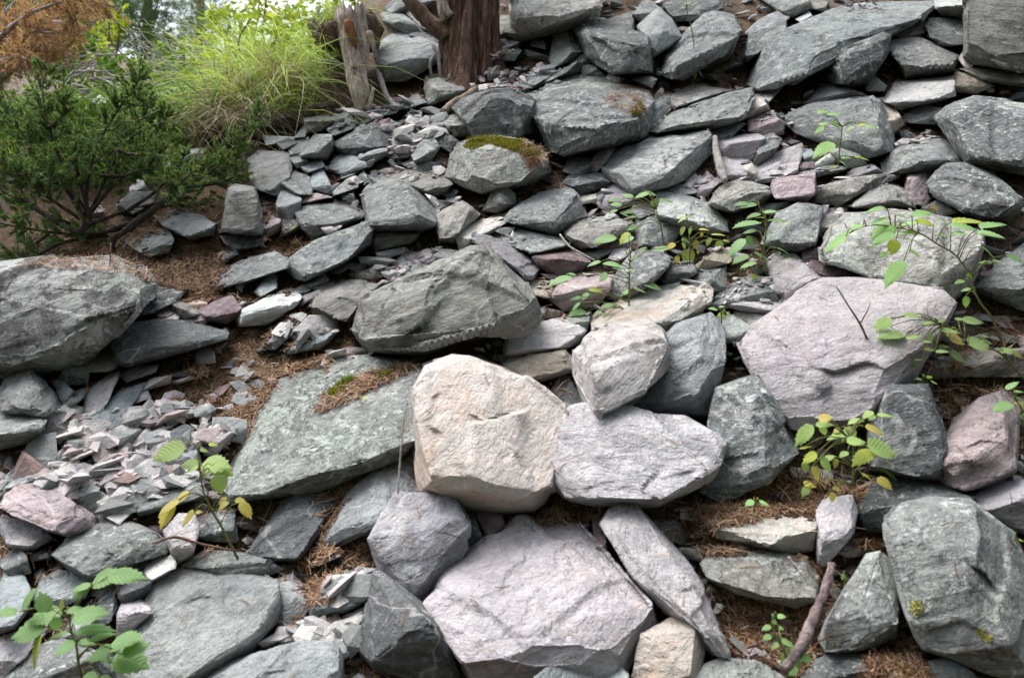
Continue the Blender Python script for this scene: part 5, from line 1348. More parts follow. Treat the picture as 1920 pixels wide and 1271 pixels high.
# region|stem|leaves base>tip (y = yellowing, w = wide, n = narrow)|hue|toward camera, m|name|label
PLANTS = """
30|570,1290 565,1150 550,1040 510,920 495,810|340,790>280,640w 160,790>235,600 130,790>-60,790 450,800>175,830 440,780>440,690n 480,785>620,758n 520,838>775,765 330,900>45,948 380,835>430,925w 500,935>330,975n 540,932>822,880n 300,945>185,1215w 545,1010>375,1085 560,1008>685,1003n 640,1000>830,920n 785,1040>1005,940 880,1092>1078,995 810,1055>600,1120w 820,1110>1072,1165w 700,1110>825,1145n 655,600>490,690n 655,600>505,620 665,580>880,490 780,535>1045,515n 745,550>655,590 600,1255>720,1240 720,1262>800,1250n|.115,.24,.062|.42|raspberry_seedling|large raspberry seedling with mid-green leaves in the bottom left corner
F|440,1022 417,990 401,964 390,941 383,927 376,893 372,854 371,841|348,838>280,855 346,836>320,836n 375,842>391,846 391,832>409,834n 372,870>336,868 372,876>344,882 378,871>430,868w 399,873>406,864n 398,881>438,886 396,884>374,898w 406,890>417,925w 354,922>325,942y 336,938>292,962y 326,943>293,990y 365,960>334,985y 362,962>380,957y 427,932>404,944y 450,942>475,970y 428,940>406,955y 440,938>462,938y|.17,.26,.05|.20|raspberry_seedling|raspberry seedling with green upper and yellow-green lower leaves, lower left
12|1120,640 1080,480 1050,370 1040,300|1030,245>1020,325w 985,200>880,222 950,200>1055,203n 1060,250>1165,252n 875,230>785,200 780,245>680,250n 790,290>705,268 760,320>690,345 800,338>885,330 775,340>855,365 830,378>895,360n 840,400>885,412 905,440>820,458 850,490>770,545|.125,.235,.07|.16|raspberry_seedling|tall raspberry seedling before the smooth green-grey boulder
12|1290,650 1280,560 1270,450 1255,380|1262,370>1185,405 1250,370>1325,370n 1240,440>1208,505 1285,450>1275,500 1340,462>1425,455y 1430,500>1540,490n 1220,530>1285,552 1175,562>1108,600y 1230,555>1250,602 1335,540>1305,602yw 1430,520>1398,580 1490,540>1500,615w 1518,542>1572,545n 1270,600>1270,728w 1190,650>1185,718y 1340,610>1340,642y 1370,480>1360,520y|.20,.26,.05|.15|raspberry_seedling|yellowing raspberry seedling between the tall seedling and the speckled triangular stone
12|1815,640 1830,440 1800,340 1775,285|1760,280>1648,288n 1700,275>1595,275n 1790,350>1685,368n 1810,340>1925,320n 1820,380>1755,370n 1840,400>1905,385 1790,412>1590,410 1760,470>1655,478n 1680,530>1540,645w 1690,510>1740,585 1820,480>1885,480n 1830,530>1925,540n 1700,650>1575,692 1740,632>1905,690 1760,700>1638,722 1800,710>1862,800w 1740,780>1750,875w 1930,620>1900,650 1915,600>2000,625 1970,640>2060,780w 1880,400>1985,385|.115,.225,.075|.16|raspberry_seedling|dark green raspberry seedling left of the large olive boulder
12|850,960 845,780 850,680|750,518>585,536n 840,482>765,560 880,520>780,552n 975,600>895,605n 1125,596>1008,606n 850,680>932,650n 640,692>535,715n 655,705>805,712w 720,740>800,748n 870,750>800,762n 690,780>618,832w 460,790>395,770n 430,802>248,842n 550,890>660,900w 550,920>500,962w 500,950>415,960n 490,990>415,1050n 530,1050>405,1062 640,1020>745,990 650,1050>585,1062n 690,1065>650,1095 850,900>770,935 880,890>975,905w 950,850>1085,882n|.125,.235,.08|.17|raspberry_seedling|spreading raspberry seedling above the flat lilac slab
13|1840,1290 1700,1120 1600,980 1550,860 1545,790 1500,740 1420,640 1300,570 1240,530 1170,490 1020,450 850,430 740,450 660,490|760,430>665,452n 690,480>575,497n 640,512>468,612n 945,380>795,415n 920,305>768,325n 1000,365>1092,372n 992,430>812,502 1010,440>1225,372n 990,490>818,552n 1010,490>1182,470n 1110,360>1272,325n 1140,400>1292,415n 1280,400>1402,402n 1400,410>1665,370n 1600,450>1802,390n 1395,430>1605,440 1505,490>1388,480 1580,490>1792,492w 1000,535>958,645w 1050,530>1205,546n 935,628>885,655 1095,620>1188,645w 1055,690>900,862n 1290,500>1385,500n 1610,585>1745,675w 1700,690>1782,690n 1690,702>1595,690n 1790,650>1925,682n 1535,765>1510,822 1490,830>1422,842n 1540,890>1462,897n 1500,940>1510,1032n|.135,.27,.07|.26|raspberry_cane|long arching raspberry cane with many green leaves at right
23|1960,240 1760,170 1620,110 1520,60 1440,0 1300,-60|940,-80>828,-40 960,-90>850,0w 1040,-110>1185,-120n 945,-30>1025,0 1060,30>858,20 1180,-50>1285,-70n 1070,60>1185,20 1235,20>1262,80 1320,0>1475,-5n 1300,-60>1362,-92n 1420,-80>1525,-92n 1480,-70>1645,-80n 1380,60>1505,80yw 1590,40>1675,30 1590,70>1705,80 1130,60>1068,112w 1180,80>1265,70 1290,120>1395,100n 1280,152>1385,140n 1380,160>1518,205w 1190,130>1292,130n 1350,25>1502,52yw 1520,100>1690,82 1730,152>1875,120n 1830,150>1925,192y 1120,212>1192,200n 1090,242>1172,230n 1050,282>1112,250n|.17,.27,.07|.24|rose_shoot|trailing shoot with small green and yellow leaves right of the largest lilac slab
23|1230,430 1220,370|1190,350>1145,388w 1210,370>1190,395w 1220,340>1262,322w 1250,368>1302,375w 1240,380>1272,405w 1185,350>1138,340w 1200,330>1190,312w|.15,.27,.09|.20|rose_seedling|small round-leaved sprig beneath the trailing shoot at right
23|720,1010 690,850 650,760|400,680>255,825n 420,680>552,662n 470,680>480,760w 440,640>542,608yw 760,640>650,650 830,580>755,622 860,605>988,605n 850,612>800,640 775,690>932,732yn 600,700>538,732yw 650,740>490,762w 700,700>600,792w 640,800>785,780 830,862>676,952w 790,830>1035,862 810,930>1045,1042w 430,880>315,945w 450,920>555,1005w 480,930>562,890 340,940>350,1025w 400,970>455,1082yw 570,920>560,992y 650,870>590,902 750,1030>832,1062y 860,1060>985,1132y 330,1100>435,1112y 370,1120>315,1195 540,1130>615,1142yw 540,1160>545,1235yw 300,850>392,820n|.18,.28,.06|.22|raspberry_seedling|bushy raspberry seedling with yellowing leaves left of the dark tapering block
02|1320,570 1305,450 1310,330 1290,200 1260,80 1250,10|1260,42>1215,-5w 1250,32>1295,8 1310,470>1352,458w 1285,480>1258,495 1370,410>1478,405n 1400,400>1368,425 1310,500>1320,572n 1340,510>1382,555n 1360,470>1412,458 1250,60>1290,45|.16,.31,.07|.10|raspberry_seedling|thin-stemmed green seedling before the square-edged boulder near the top
03|590,1170 605,980 610,900|430,810>522,795n 500,830>622,808n 440,902>545,870n 540,880>612,912 480,910>408,962n 695,910>628,945 780,890>718,905 770,910>882,915n 550,1030>398,1112n 600,1140>682,1128 590,1160>652,1192 700,1130>762,1128 740,1140>812,1146n|.19,.33,.10|.12|raspberry_seedling|pale green seedling before the big slab at upper right
33|250,1290 200,1100 130,950 110,840|130,840>108,800w 140,822>208,818w 150,900>198,912w 100,892>28,912 100,960>38,982 150,1010>98,1055 170,1000>282,1022 250,1040>200,1255n 280,1110>322,1205n 290,1190>218,1245 300,1110>405,1122 110,850>150,880|.13,.26,.06|.10|weed|small green weeds between stones left of the fallen stick
33|630,620 640,560|620,515>612,562w 650,570>672,602w|.13,.28,.08|.08|weed|pair of round leaves right of the fallen stick
01|330,440 335,330 350,200 340,120|350,130>255,120 380,150>465,148n 500,190>542,178 490,230>595,230 520,290>595,288n 510,280>582,312 410,252>442,228w 400,290>472,300 380,340>482,318 440,362>525,350n 330,360>382,402 300,330>332,290 300,402>342,368 270,432>312,400 470,212>492,178 360,130>370,192|.20,.36,.06|1.1|leafy_sprout|bright green leafy sprout in front of the stump's root mat
23|1960,620 1900,560 1860,500|1840,440>1925,428n 1850,480>1918,492 1830,522>1698,562 1850,532>1925,508 1890,600>1925,645 1790,425>1880,350n|.13,.26,.07|.20|raspberry_seedling|green leaves reaching in at the right edge above the pink chipped boulder
33|1960,330 1880,270|1800,232>1865,210w 1830,262>1925,270w 1840,280>1892,325w|.13,.28,.07|.15|weed|round green leaves at the right edge above the lower right boulder
12|1520,1130 1510,1060|1480,1042>1418,1020 1490,1022>1532,1008 1520,1060>1475,1092 1540,1060>1592,1082 1530,1080>1520,1115w|.16,.28,.08|.14|weed|small sprout behind the left corner of the largest lilac slab
22|1760,1290 1750,1240|1740,1222>1678,1252w 1780,1232>1862,1245w|.14,.30,.08|.12|weed|little green leaves on the needles below the dark speckled boulder
"""
def leaf_obj(parent, B, T, kind, rgb, k):
    B = np.array(B); T = np.array(T); d = T - B; L = np.linalg.norm(d)
    x = d / L
    up = np.array([random.uniform(-.35, .35), -.55 + random.uniform(-.25, .25), .85]); z = up - x * (up @ x); z /= np.linalg.norm(z)
    y = np.cross(z, x)
    wd = {'w': 1.12, 'n': .72}.get(kind, 1.0)
    M = Matrix(((x[0] * L, y[0] * L * wd, z[0] * L, B[0]), (x[1] * L, y[1] * L * wd, z[1] * L, B[1]), (x[2] * L, y[2] * L * wd, z[2] * L, B[2]), (0, 0, 0, 1)))
    o = bpy.data.objects.new('leaf', LEAVES[k % 3]); COL.objects.link(o); o.parent = parent; o.matrix_world = M
    o.color = (*rgb, 1)

def build_plant(line):
    tile, st, lv, hue, fwd, name, lab = line.split('|')
    sp_ = np.array([(a, b) for a, b, _ in parse_pts(st, tile)])
    t = float(depth(sp_[0, 0], min(sp_[0, 1], 1300), 7.5)[0]) - float(fwd) * .45
    e = link(name, None); tag(e, lab, 'plant', 'green seedlings among the stones', 'thing'); e.empty_display_size = .05
    hue = [float(a) * 1.25 + .065 for a in hue.split(',')]
    # the leaves stand about the stem, near and far
    S = at(sp_[:, 0], sp_[:, 1], np.full(len(sp_), t)); S[0, 2] -= .03; S[0, 1] += .02
    Sp = spline(S, 6 * len(S))
    parts = [tube(Sp, np.linspace(.0024, .0011, len(Sp)), 6, 0, 0)]
    for k, q in enumerate(lv.split()):
        kd = ''.join(c for c in q if c.isalpha()); q = q.rstrip('ywn')
        b, tp_ = q.split('>')
        (bx, by, _), (tx, ty, _) = parse_pts(b + ' ' + tp_, tile)
        ln = math.hypot(tx - bx, ty - by) / FPX * t
        j = random.uniform(-.05, .05)
        B = at(np.array([bx]), np.array([by]), np.array([t + j]))[0]; T = at(np.array([tx]), np.array([ty]), np.array([t + j + random.uniform(-.45, .25) * ln]))[0]
        v = random.uniform(.82, 1.2)
        rgb = [c * v for c in hue]
        if 'y' in kd: rgb = [.46 * v, .40 * v, .11]
        elif random.random() < .06: rgb = [.36 * v, .42 * v, .08]
        leaf_obj(e, B, T, 'w' if 'w' in kd else ('n' if 'n' in kd else ''), rgb, k + random.randint(0, 2))
        i = np.argmin(((Sp - B) ** 2).sum(1)); A = Sp[max(0, i - 2)]
        mid = .5 * (A + B) + np.array([0, 0, .012])
        parts.append(tube(spline([A, mid, B], 6), np.linspace(.0011, .0008, 6), 4, 0, 0))
    V, F = merge(parts)
    link('stem', np_mesh('stem', V, F), STEM_M, e)
for l in PLANTS.strip().split('\n'): build_plant(l)
# ------------------------------------------------------------------ moss cushions
def blades(P, N, ln, wd, lean, seg=1, droop=0.0, rng=RNG):
    """upright tapering blades; returns quads strip arrays"""
    n = len(P)
    d = N + rng.normal(size=(n, 3)) * lean; d /= np.linalg.norm(d, axis=1, keepdims=True)
    sd = np.cross(d, rng.normal(size=(n, 3))); sd /= np.linalg.norm(sd, axis=1, keepdims=True)
    ln = np.broadcast_to(ln, (n,))[:, None] if np.ndim(ln) < 2 else ln
    hd = rng.normal(size=(n, 3)); hd[:, 2] = 0; hd /= np.maximum(np.linalg.norm(hd, axis=1, keepdims=True), 1e-6)
    V = []
    for k in range(seg + 1):
        f = k / seg
        c = P + d * ln * f + hd * ln * droop * f * f + np.array([0, 0, -1.]) * ln * droop * f ** 3 * .9
        w = wd * (1 - f * .88)
        V += [c - sd * w, c + sd * w]
    V = np.stack(V, 1).reshape(-1, 3)
    m_ = 2 * (seg + 1); i = (np.arange(n) * m_)[:, None]
    F = np.concatenate([i + np.array([[2 * k, 2 * k + 1, 2 * k + 3, 2 * k + 2]]) for k in range(seg)])
    return V, F

def cam_patch(s, n):
    pl = poly(s); a = np.array(pl); b0, b1 = a.min(0), a.max(0)
    px = RNG.uniform(b0[0], b1[0], n * 4); py = RNG.uniform(b0[1], b1[1], n * 4)
    k = in_poly(px, py, pl); P, N = [], []
    for d in ray(px[k][:n], py[k][:n]):
        h = BVH.ray_cast(Vector(EYE), Vector(d).normalized())
        if h[0] is not None: P.append(h[0][:]); N.append(h[1][:])
    return np.array(P), np.array(N)
MOSS = leaf_mat('moss', [(0, (.10, .11, .015)), (.4, (.22, .22, .03)), (.75, (.32, .29, .04)), (1, (.24, .14, .03))], .2)
MOSSG = leaf_mat('green_moss', [(0, (.10, .14, .015)), (.5, (.24, .30, .03)), (1, (.36, .40, .05))], .2)
for s, n, mt, lab in (('868,278 880,264 918,256 985,264 1015,288 1000,302 965,285 915,270 885,282', 5200, MOSS, 'yellow-green moss covering the top of a rounded boulder'),
                      ('609,745 615,735 650,715 672,708 668,722 640,738 622,748', 2600, MOSSG, 'bright green moss tuft on the broad lichened slab'),
                      ('705,705 720,694 750,690 765,688 745,700 715,712', 1100, MOSSG, 'strip of olive moss near the upper edge of the broad lichened slab'),
                      ('1640,1262 1660,1235 1700,1225 1715,1250 1690,1275', 1500, MOSSG, 'mossy tuft mixed with needles at the bottom edge, lower right'),
                      ('1180,205 1200,196 1214,204 1200,217 1185,216', 600, MOSS, 'small moss patch on the right rim of the table-topped boulder')):
    P, N = cam_patch(s, n)
    nrm = N * .6 + np.array([0, 0, .6])
    lump = 1 + .9 * fbm(P * 45, 2, 3)
    V, F = blades(P - N * .003, nrm, RNG.uniform(.006, .015, len(P)) * lump, .0016, .45)
    tag(link('moss_cushion', np_mesh('moss_cushion', V, F, False), mt), lab, 'moss', 'moss cushions', kind='thing')
LY = leaf_mat('yellow_lichen', [(0, (.45, .42, .12)), (1, (.64, .61, .27))], .1)
for s, n, lab in (('1705,1140 1712,1125 1728,1128 1732,1142 1718,1156', 220, 'yellow lichen rosette on the front of the big lower right boulder'),
                  ('1828,1185 1838,1175 1850,1188 1862,1192 1858,1205 1845,1200', 300, 'larger yellow lichen tuft on the shaded side of the lower right boulder')):
    P, N = cam_patch(s, n)
    V, F = blades(P, N, RNG.uniform(.0015, .0035, len(P)), .0022, .9)
    tag(link('lichen_tuft', np_mesh('lichen_tuft', V, F, False), LY), lab, 'lichen', 'yellow lichen tufts', kind='thing')

# ------------------------------------------------------------------ juniper
def needle_twig(A, B, n, ln, wd, spread=.55):
    """needles along a shoot A->B, pointing forward and outward"""
    f = RNG.uniform(0, 1, n)[:, None]; d = (B - A) / np.linalg.norm(B - A)
    P = A + (B - A) * f
    q = RNG.normal(size=(n, 3)); q -= d * (q @ d)[:, None]; q /= np.linalg.norm(q, axis=1, keepdims=True)
    D = d * RNG.uniform(.35, .9, (n, 1)) + q * spread; D /= np.linalg.norm(D, axis=1, keepdims=True)
    sd = np.cross(D, RNG.normal(size=(n, 3))); sd /= np.linalg.norm(sd, axis=1, keepdims=True)
    T = P + D * (ln * RNG.uniform(.7, 1.2, (n, 1)))
    return np.stack([P - sd * wd, P + sd * wd, T], 1).reshape(-1, 3)

def conifer_sprays(branches, t0, jit, twigs, ntw, tw_len, nl, nw, start=.35, rad=.05, up=.6, br_r=(.010, .004)):
    """branches: photograph polylines; returns needle verts and branch tubes"""
    NVs, tubes = [], []
    for bi, b in enumerate(branches):
        q = np.array(poly(b)); j = random.uniform(-jit, jit)
        tt = t0 + np.linspace(0, j, len(q)) + np.sin(np.arange(len(q)) * 1.7 + bi) * .02
        P = spline(at(q[:, 0], q[:, 1], tt), 40)
        tubes.append(tube(P, np.linspace(br_r[0], br_r[1], 40), 7, .25, bi))
        L = np.linalg.norm(np.diff(P, axis=0), axis=1).sum()
        for k in range(int(twigs * L)):
            nc = max(3, L / .075); f = random.uniform(start, 1.0); f = min(.999, max(0, (math.floor(f * nc) + random.gauss(.5, .15)) / nc)); c = P[int(f * 39)]; dr = P[min(39, int(f * 39) + 2)] - P[max(0, int(f * 39) - 2)]
            dr /= np.linalg.norm(dr) + 1e-9
            w = rad * (1.25 - .75 * f) * (1 + .5 * math.sin(bi * 3 + f * 17))
            o = RNG.normal(size=3); o -= dr * (o @ dr); o /= np.linalg.norm(o)
            A = c + o * abs(random.gauss(0, .35)) * w
            B = A + (o * random.uniform(.4, 1.0) + dr * random.uniform(.2, .9) + np.array([0, 0, up * random.uniform(.2, 1)])) * tw_len * random.uniform(.6, 1.2)
            NVs.append(needle_twig(A, B, ntw, nl, nw))
    return np.concatenate(NVs), tubes
JUN = leaf_mat('juniper_needles', [(0, (.06, .105, .04)), (.35, (.11, .18, .068)), (.65, (.165, .255, .105)), (.88, (.25, .35, .16)), (.92, (.22, .30, .13)), (.925, (.36, .21, .085)), (1, (.26, .15, .07))], .3)
JB = """160,415 140,370 110,290 85,215 80,165 88,122
150,400 110,330 60,270 20,225 -20,195
160,410 165,340 185,270 215,215 245,175 264,140
165,410 200,330 235,270 265,225 268,185
165,405 215,345 270,300 300,255 314,205
170,420 240,395 310,375 370,340 420,300 460,250 496,208
240,395 290,360 330,320 345,290
310,375 350,345 400,320 470,285
250,400 330,385 390,398 428,378
350,350 400,345 440,330 455,300
130,420 60,390 0,355 -30,340
150,410 90,370 30,320 -20,290
170,410 150,340 140,290 150,245
150,380 100,340 50,330 10,325
230,430 150,440 60,430 -20,415
200,440 120,455 50,485 -10,475
90,440 60,460 30,470 -10,450
170,440 150,450 120,470 80,500
240,420 210,430 180,445 160,440
160,400 190,370 215,330 225,290
165,400 130,350 80,300 40,250
230,400 260,410 270,440 262,468
175,300 200,290 225,260 228,225
280,330 300,340 330,345 360,325
90,240 110,225 120,200 118,180
220,280 245,290 285,285 300,300
190,330 230,330 260,320 290,320
60,270 40,290 20,300 -10,310
120,320 140,330 100,345 70,350""".split('\n')
tj = float(depth(160, 425, 4.0)[0]) - .04
e = link('juniper_bush', None); tag(e, 'sprawling green juniper bush above the huge crusted boulder', 'bush', kind='thing')
NVs, tubes = conifer_sprays(JB, tj, .28, 165, 62, .042, .0125, .0021, .36, .066, .45, (.006, .002))
F = np.arange(len(NVs)).reshape(-1, 3)
cr = link('foliage', np_mesh('foliage', NVs, F, False), JUN, e)
for V, F in tubes: link('branch', np_mesh('branch', V, F), W_DARK, e)
for s, r0 in (('165,418 150,432 120,425 60,385 10,345', .011), ('240,430 250,420 262,412 300,385 330,360', .013), ('207,465 212,448 240,430', .012)):
    V, F = tube(spline(px_path(s, tj - .05), 20), np.linspace(r0, r0 * .6, 20), 8, .3, 2)
    link('branch', np_mesh('branch', V, F), W_DARK, e)
stick('hanging_root', '208,455 206,490 203,530 199,575', [1.3, 1.1, .9, .6], W_TWIG, 'thin root hanging over the huge crusted boulder', 'root', t=float(depth(200, 560, 4)[0]) - .22, seg=6)

# ------------------------------------------------------------------ dead conifer bough, far left
DEAD = leaf_mat('dead_needles', [(0, (.28, .14, .09)), (.5, (.50, .30, .21)), (.85, (.62, .42, .31)), (1, (.36, .28, .23))], .3)
DB = """-60,150 0,105 60,70 120,35 170,10 215,12
-60,120 0,70 50,30 110,5 160,-15
-40,140 20,110 70,95 110,95 125,90
-60,130 -10,90 40,60 90,50 140,45
-60,160 0,120 30,105 50,112
-60,60 0,30 40,-5 70,-30
-50,100 20,80 60,60 100,62
-20,60 60,20 130,-5 200,0
60,70 90,80 110,75 122,88
20,110 40,115 60,108 75,112
100,45 130,40 145,35
-40,80 10,55 40,40 70,42""".split('\n')
td = tj + .55
e = link('dead_conifer_bough', None); tag(e, 'dead conifer bough with rust-orange needles in the top left corner', 'branch', kind='thing')
NVs, tubes = conifer_sprays(DB, td, .35, 125, 46, .075, .018, .0019, .15, .06, -.25, (.012, .003))
link('foliage', np_mesh('foliage', NVs, np.arange(len(NVs)).reshape(-1, 3), False), DEAD, e)
V, F = merge(tubes); link('branch', np_mesh('branch', V, F), W_GREY, e)
V, F = tube(spline(px_path('-30,165 5,140 20,128 35,115', td - .1), 12), np.linspace(.022, .014, 12), 9, .2, 2)
link('branch', np_mesh('branch', V, F), W_GREY, e)

# ------------------------------------------------------------------ grass on the bank
GRASS = leaf_mat('grass_blade', [(0, (.20, .28, .06)), (.35, (.32, .45, .11)), (.65, (.44, .55, .18)), (.88, (.50, .55, .24)), (1, (.56, .50, .32))], .4)
STRAW = leaf_mat('straw_blade', [(0, (.20, .15, .09)), (.5, (.36, .29, .19)), (1, (.46, .42, .32))], .2)
# surfaces of bank and root mat join the ray target for planting
extra = [o for o in COL.objects if o.name.startswith(('earth_bank', 'root_mat'))]
EV, EF, k0 = [Vg], [q4], len(Vg)
for o in extra:
    me = o.data; v = np.empty(len(me.vertices) * 3, np.float32); me.vertices.foreach_get('co', v)
    me.calc_loop_triangles(); f = np.empty(len(me.loop_triangles) * 3, np.int32); me.loop_triangles.foreach_get('vertices', f)
    EV.append(v.reshape(-1, 3)); EF.append(f.reshape(-1, 3) + k0); k0 += len(me.vertices)
BVH = BVHTree.FromPolygons(np.concatenate(EV).tolist(), np.concatenate(EF).tolist(), all_triangles=True)
def sow(regions, cap):
    P = []
    for s, n in regions:
        pl = poly(s); a = np.array(pl); b0, b1 = a.min(0), a.max(0)
        px = RNG.uniform(b0[0], b1[0], n * 3); py = RNG.uniform(b0[1], b1[1], n * 3); k = in_poly(px, py, pl)
        g = at(px[k][:n], py[k][:n], np.minimum(depth(px[k][:n], py[k][:n]), cap))
        for q in g:
            h = BVH.ray_cast(Vector((q[0], q[1], q[2] + 1.5)), Vector((0, 0, -1)))
            P.append(h[0][:] if h[0] is not None else q)
    return np.array(P)
up = np.array([0, 0, 1.])
def grass(name, regions, cap, lo, hi, wd, mat, lab, lean=.35, droop=.5, seg=4):
    P = sow(regions, cap); n = len(P); nc = max(6, n // 38)
    cid = RNG.integers(0, nc, n); cl = RNG.normal(size=(nc, 3)) * lean * 1.3 + np.array([.15, -.25, 0]); ch = RNG.uniform(.45, 1.15, nc)
    Q_ = .6 * P[cid] + .4 * P + RNG.normal(size=(n, 3)) * .018; Q_[:, 2] = P[cid][:, 2] * .6 + P[:, 2] * .4
    V, F = blades(Q_ - up * .02, up + cl[cid], RNG.uniform(lo, hi, n) * ch[cid], wd, lean * .55, seg, droop)
    return tag(link(name, np_mesh(name, V, F, True), mat), lab, 'grass', kind='stuff')
grass('bank_grass', [('380,240 420,150 500,85 590,70 600,110 590,160 560,220 500,250', 1700), ('480,250 500,180 590,100 600,180 560,235', 1100)], 4.2, .12, .48, .0024, GRASS, 'long bright green grass on the earth bank', .5, .75)
grass('slope_grass', [('560,235 570,150 610,90 660,110 650,190 610,230', 900)], 4.0, .08, .26, .0022, GRASS, 'short green grass on the bare bank below the stump', .5, .7)
grass('upper_grass', [('380,120 420,20 600,-10 640,60 560,120 450,160', 3400)], 6.0, .3, .75, .004, GRASS, 'tall grass behind the bank towards the forest', .3, .5)
grass('dry_grass', [('330,280 350,190 470,170 520,230 470,275', 1500), ('680,70 700,20 740,40 730,80', 260), ('590,220 610,180 650,185 640,215', 300)], 4.0, .10, .30, .0018, STRAW, 'dry straw-coloured grass hanging from the bank', .7, .9)

# ------------------------------------------------------------------ leaf clouds: shrubs and far trees
def cloud(clumps, leaf, n, seed=0):
    """diamond leaves spread through uneven clumps (centre, radii)"""
    rng = np.random.default_rng(seed); Vs = []
    for c, r in clumps:
        m_ = int(n * (r[0] * r[2]) ** .5 / .3)
        p = rng.normal(size=(m_, 3)); p /= np.linalg.norm(p, axis=1, keepdims=True)
        p *= rng.uniform(.25, 1.0, (m_, 1)) ** .6
        p = p * np.array(r) + np.array(c)
        k = fbm(p * (1.6 / max(.15, r[0])) , 2, seed + 5) > -.12
        p = p[k]; m_ = len(p)
        a = rng.normal(size=(m_, 3)) * np.array([1, 1, .6]); a /= np.linalg.norm(a, axis=1, keepdims=True)
        b = np.cross(a, rng.normal(size=(m_, 3)) + up * .6); b /= np.linalg.norm(b, axis=1, keepdims=True)
        s = leaf * rng.uniform(.6, 1.3, (m_, 1))
        Vs.append(np.stack([p, p + a * s * .5 + b * s * .28, p + a * s, p + a * s * .5 - b * s * .28], 1).reshape(-1, 3))
    V = np.concatenate(Vs); return V, np.arange(len(V)).reshape(-1, 4)

def P3(px, py, t): return at(np.array([px]), np.array([py]), np.array([t]))[0]
def shrub(name, lab, spots, t, leaf, n, mat, cat='shrub', stem=None, seed=1):
    e = link(name, None); tag(e, lab, cat, kind='thing')
    cl = []
    for (x, y, rx, ry) in spots:
        tt = t + random.uniform(-.08, .08) * t
        cl.append((P3(x, y, tt), (rx / FPX * tt, max(rx, ry) / FPX * tt, ry / FPX * tt)))
    V, F = cloud(cl, leaf, n, seed)
    link('foliage', np_mesh('foliage', V, F, False), mat, e)
    parts = []
    for k, (c, r) in enumerate(cl):
        root = np.array(stem if stem is not None else (c[0], c[1], float(terr(c[0], c[1]))))
        root = root + np.array([random.uniform(-.05, .05), 0, -.05])
        V, F = tube(spline([root, .5 * (root + c) + RNG.normal(size=3) * .04, c], 10), np.linspace(.008, .003, 10) * max(1, t / 4), 6, 0, 0)
        link('stem', np_mesh('stem', V, F), W_TWIG, e)
SH1 = leaf_mat('yellow_green_leaf', [(0, (.16, .22, .03)), (.5, (.30, .38, .06)), (1, (.48, .50, .10))], .4)
SH2 = leaf_mat('mid_green_leaf', [(0, (.07, .13, .03)), (.5, (.14, .24, .06)), (1, (.24, .34, .10))], .35)
SH3 = leaf_mat('blue_green_needle', [(0, (.05, .10, .05)), (.5, (.10, .17, .09)), (1, (.19, .26, .15))], .3)
shrub('raspberry_thicket', 'yellow-green raspberry thicket on the bank right of the juniper', [(375, 165, 40, 30), (425, 130, 45, 35), (400, 215, 35, 22), (460, 175, 40, 30), (345, 215, 25, 30), (280, 225, 30, 18), (440, 95, 40, 30), (500, 120, 40, 30), (540, 170, 30, 20), (470, 215, 30, 18)], 3.42, .042, 300, SH1, seed=2)
shrub('leafy_growth', 'light green leafy growth climbing the bank between grass and stump', [(560, 105, 35, 28), (605, 70, 30, 24), (520, 55, 40, 32), (470, 35, 40, 28), (590, 165, 26, 24), (545, 195, 28, 20), (620, 125, 22, 26)], 3.36, .04, 230, SH1, seed=9)
shrub('leafy_shrub', 'light green leafy shrub behind the stump top', [(600, 5, 45, 28), (660, 0, 50, 25), (710, 10, 35, 20), (560, 20, 30, 30), (700, 35, 25, 12)], 4.6, .042, 400, SH1, seed=3)
shrub('young_maple', 'small yellow-green maple behind the juniper', [(180, 95, 30, 20), (200, 60, 28, 22), (165, 115, 25, 14), (225, 50, 20, 18), (205, 10, 30, 20)], 6.5, .05, 420, SH1, seed=4)
shrub('green_bush', 'mid-green bush behind the juniper towards the forest', [(130, 80, 45, 40), (110, 130, 50, 30), (230, 130, 45, 35), (190, 165, 60, 25), (290, 165, 40, 30), (330, 130, 35, 35), (60, 190, 50, 25), (300, 110, 30, 30), (150, 200, 50, 20)], 5.6, .05, 800, SH2, seed=5)
shrub('forest_edge_bush', 'bright green bush on the skyline above the grass', [(430, 40, 50, 30), (490, 20, 60, 30), (540, 45, 40, 30), (460, 75, 40, 25), (380, 85, 30, 25), (500, -10, 50, 20)], 6.5, .05, 760, SH1, seed=6)

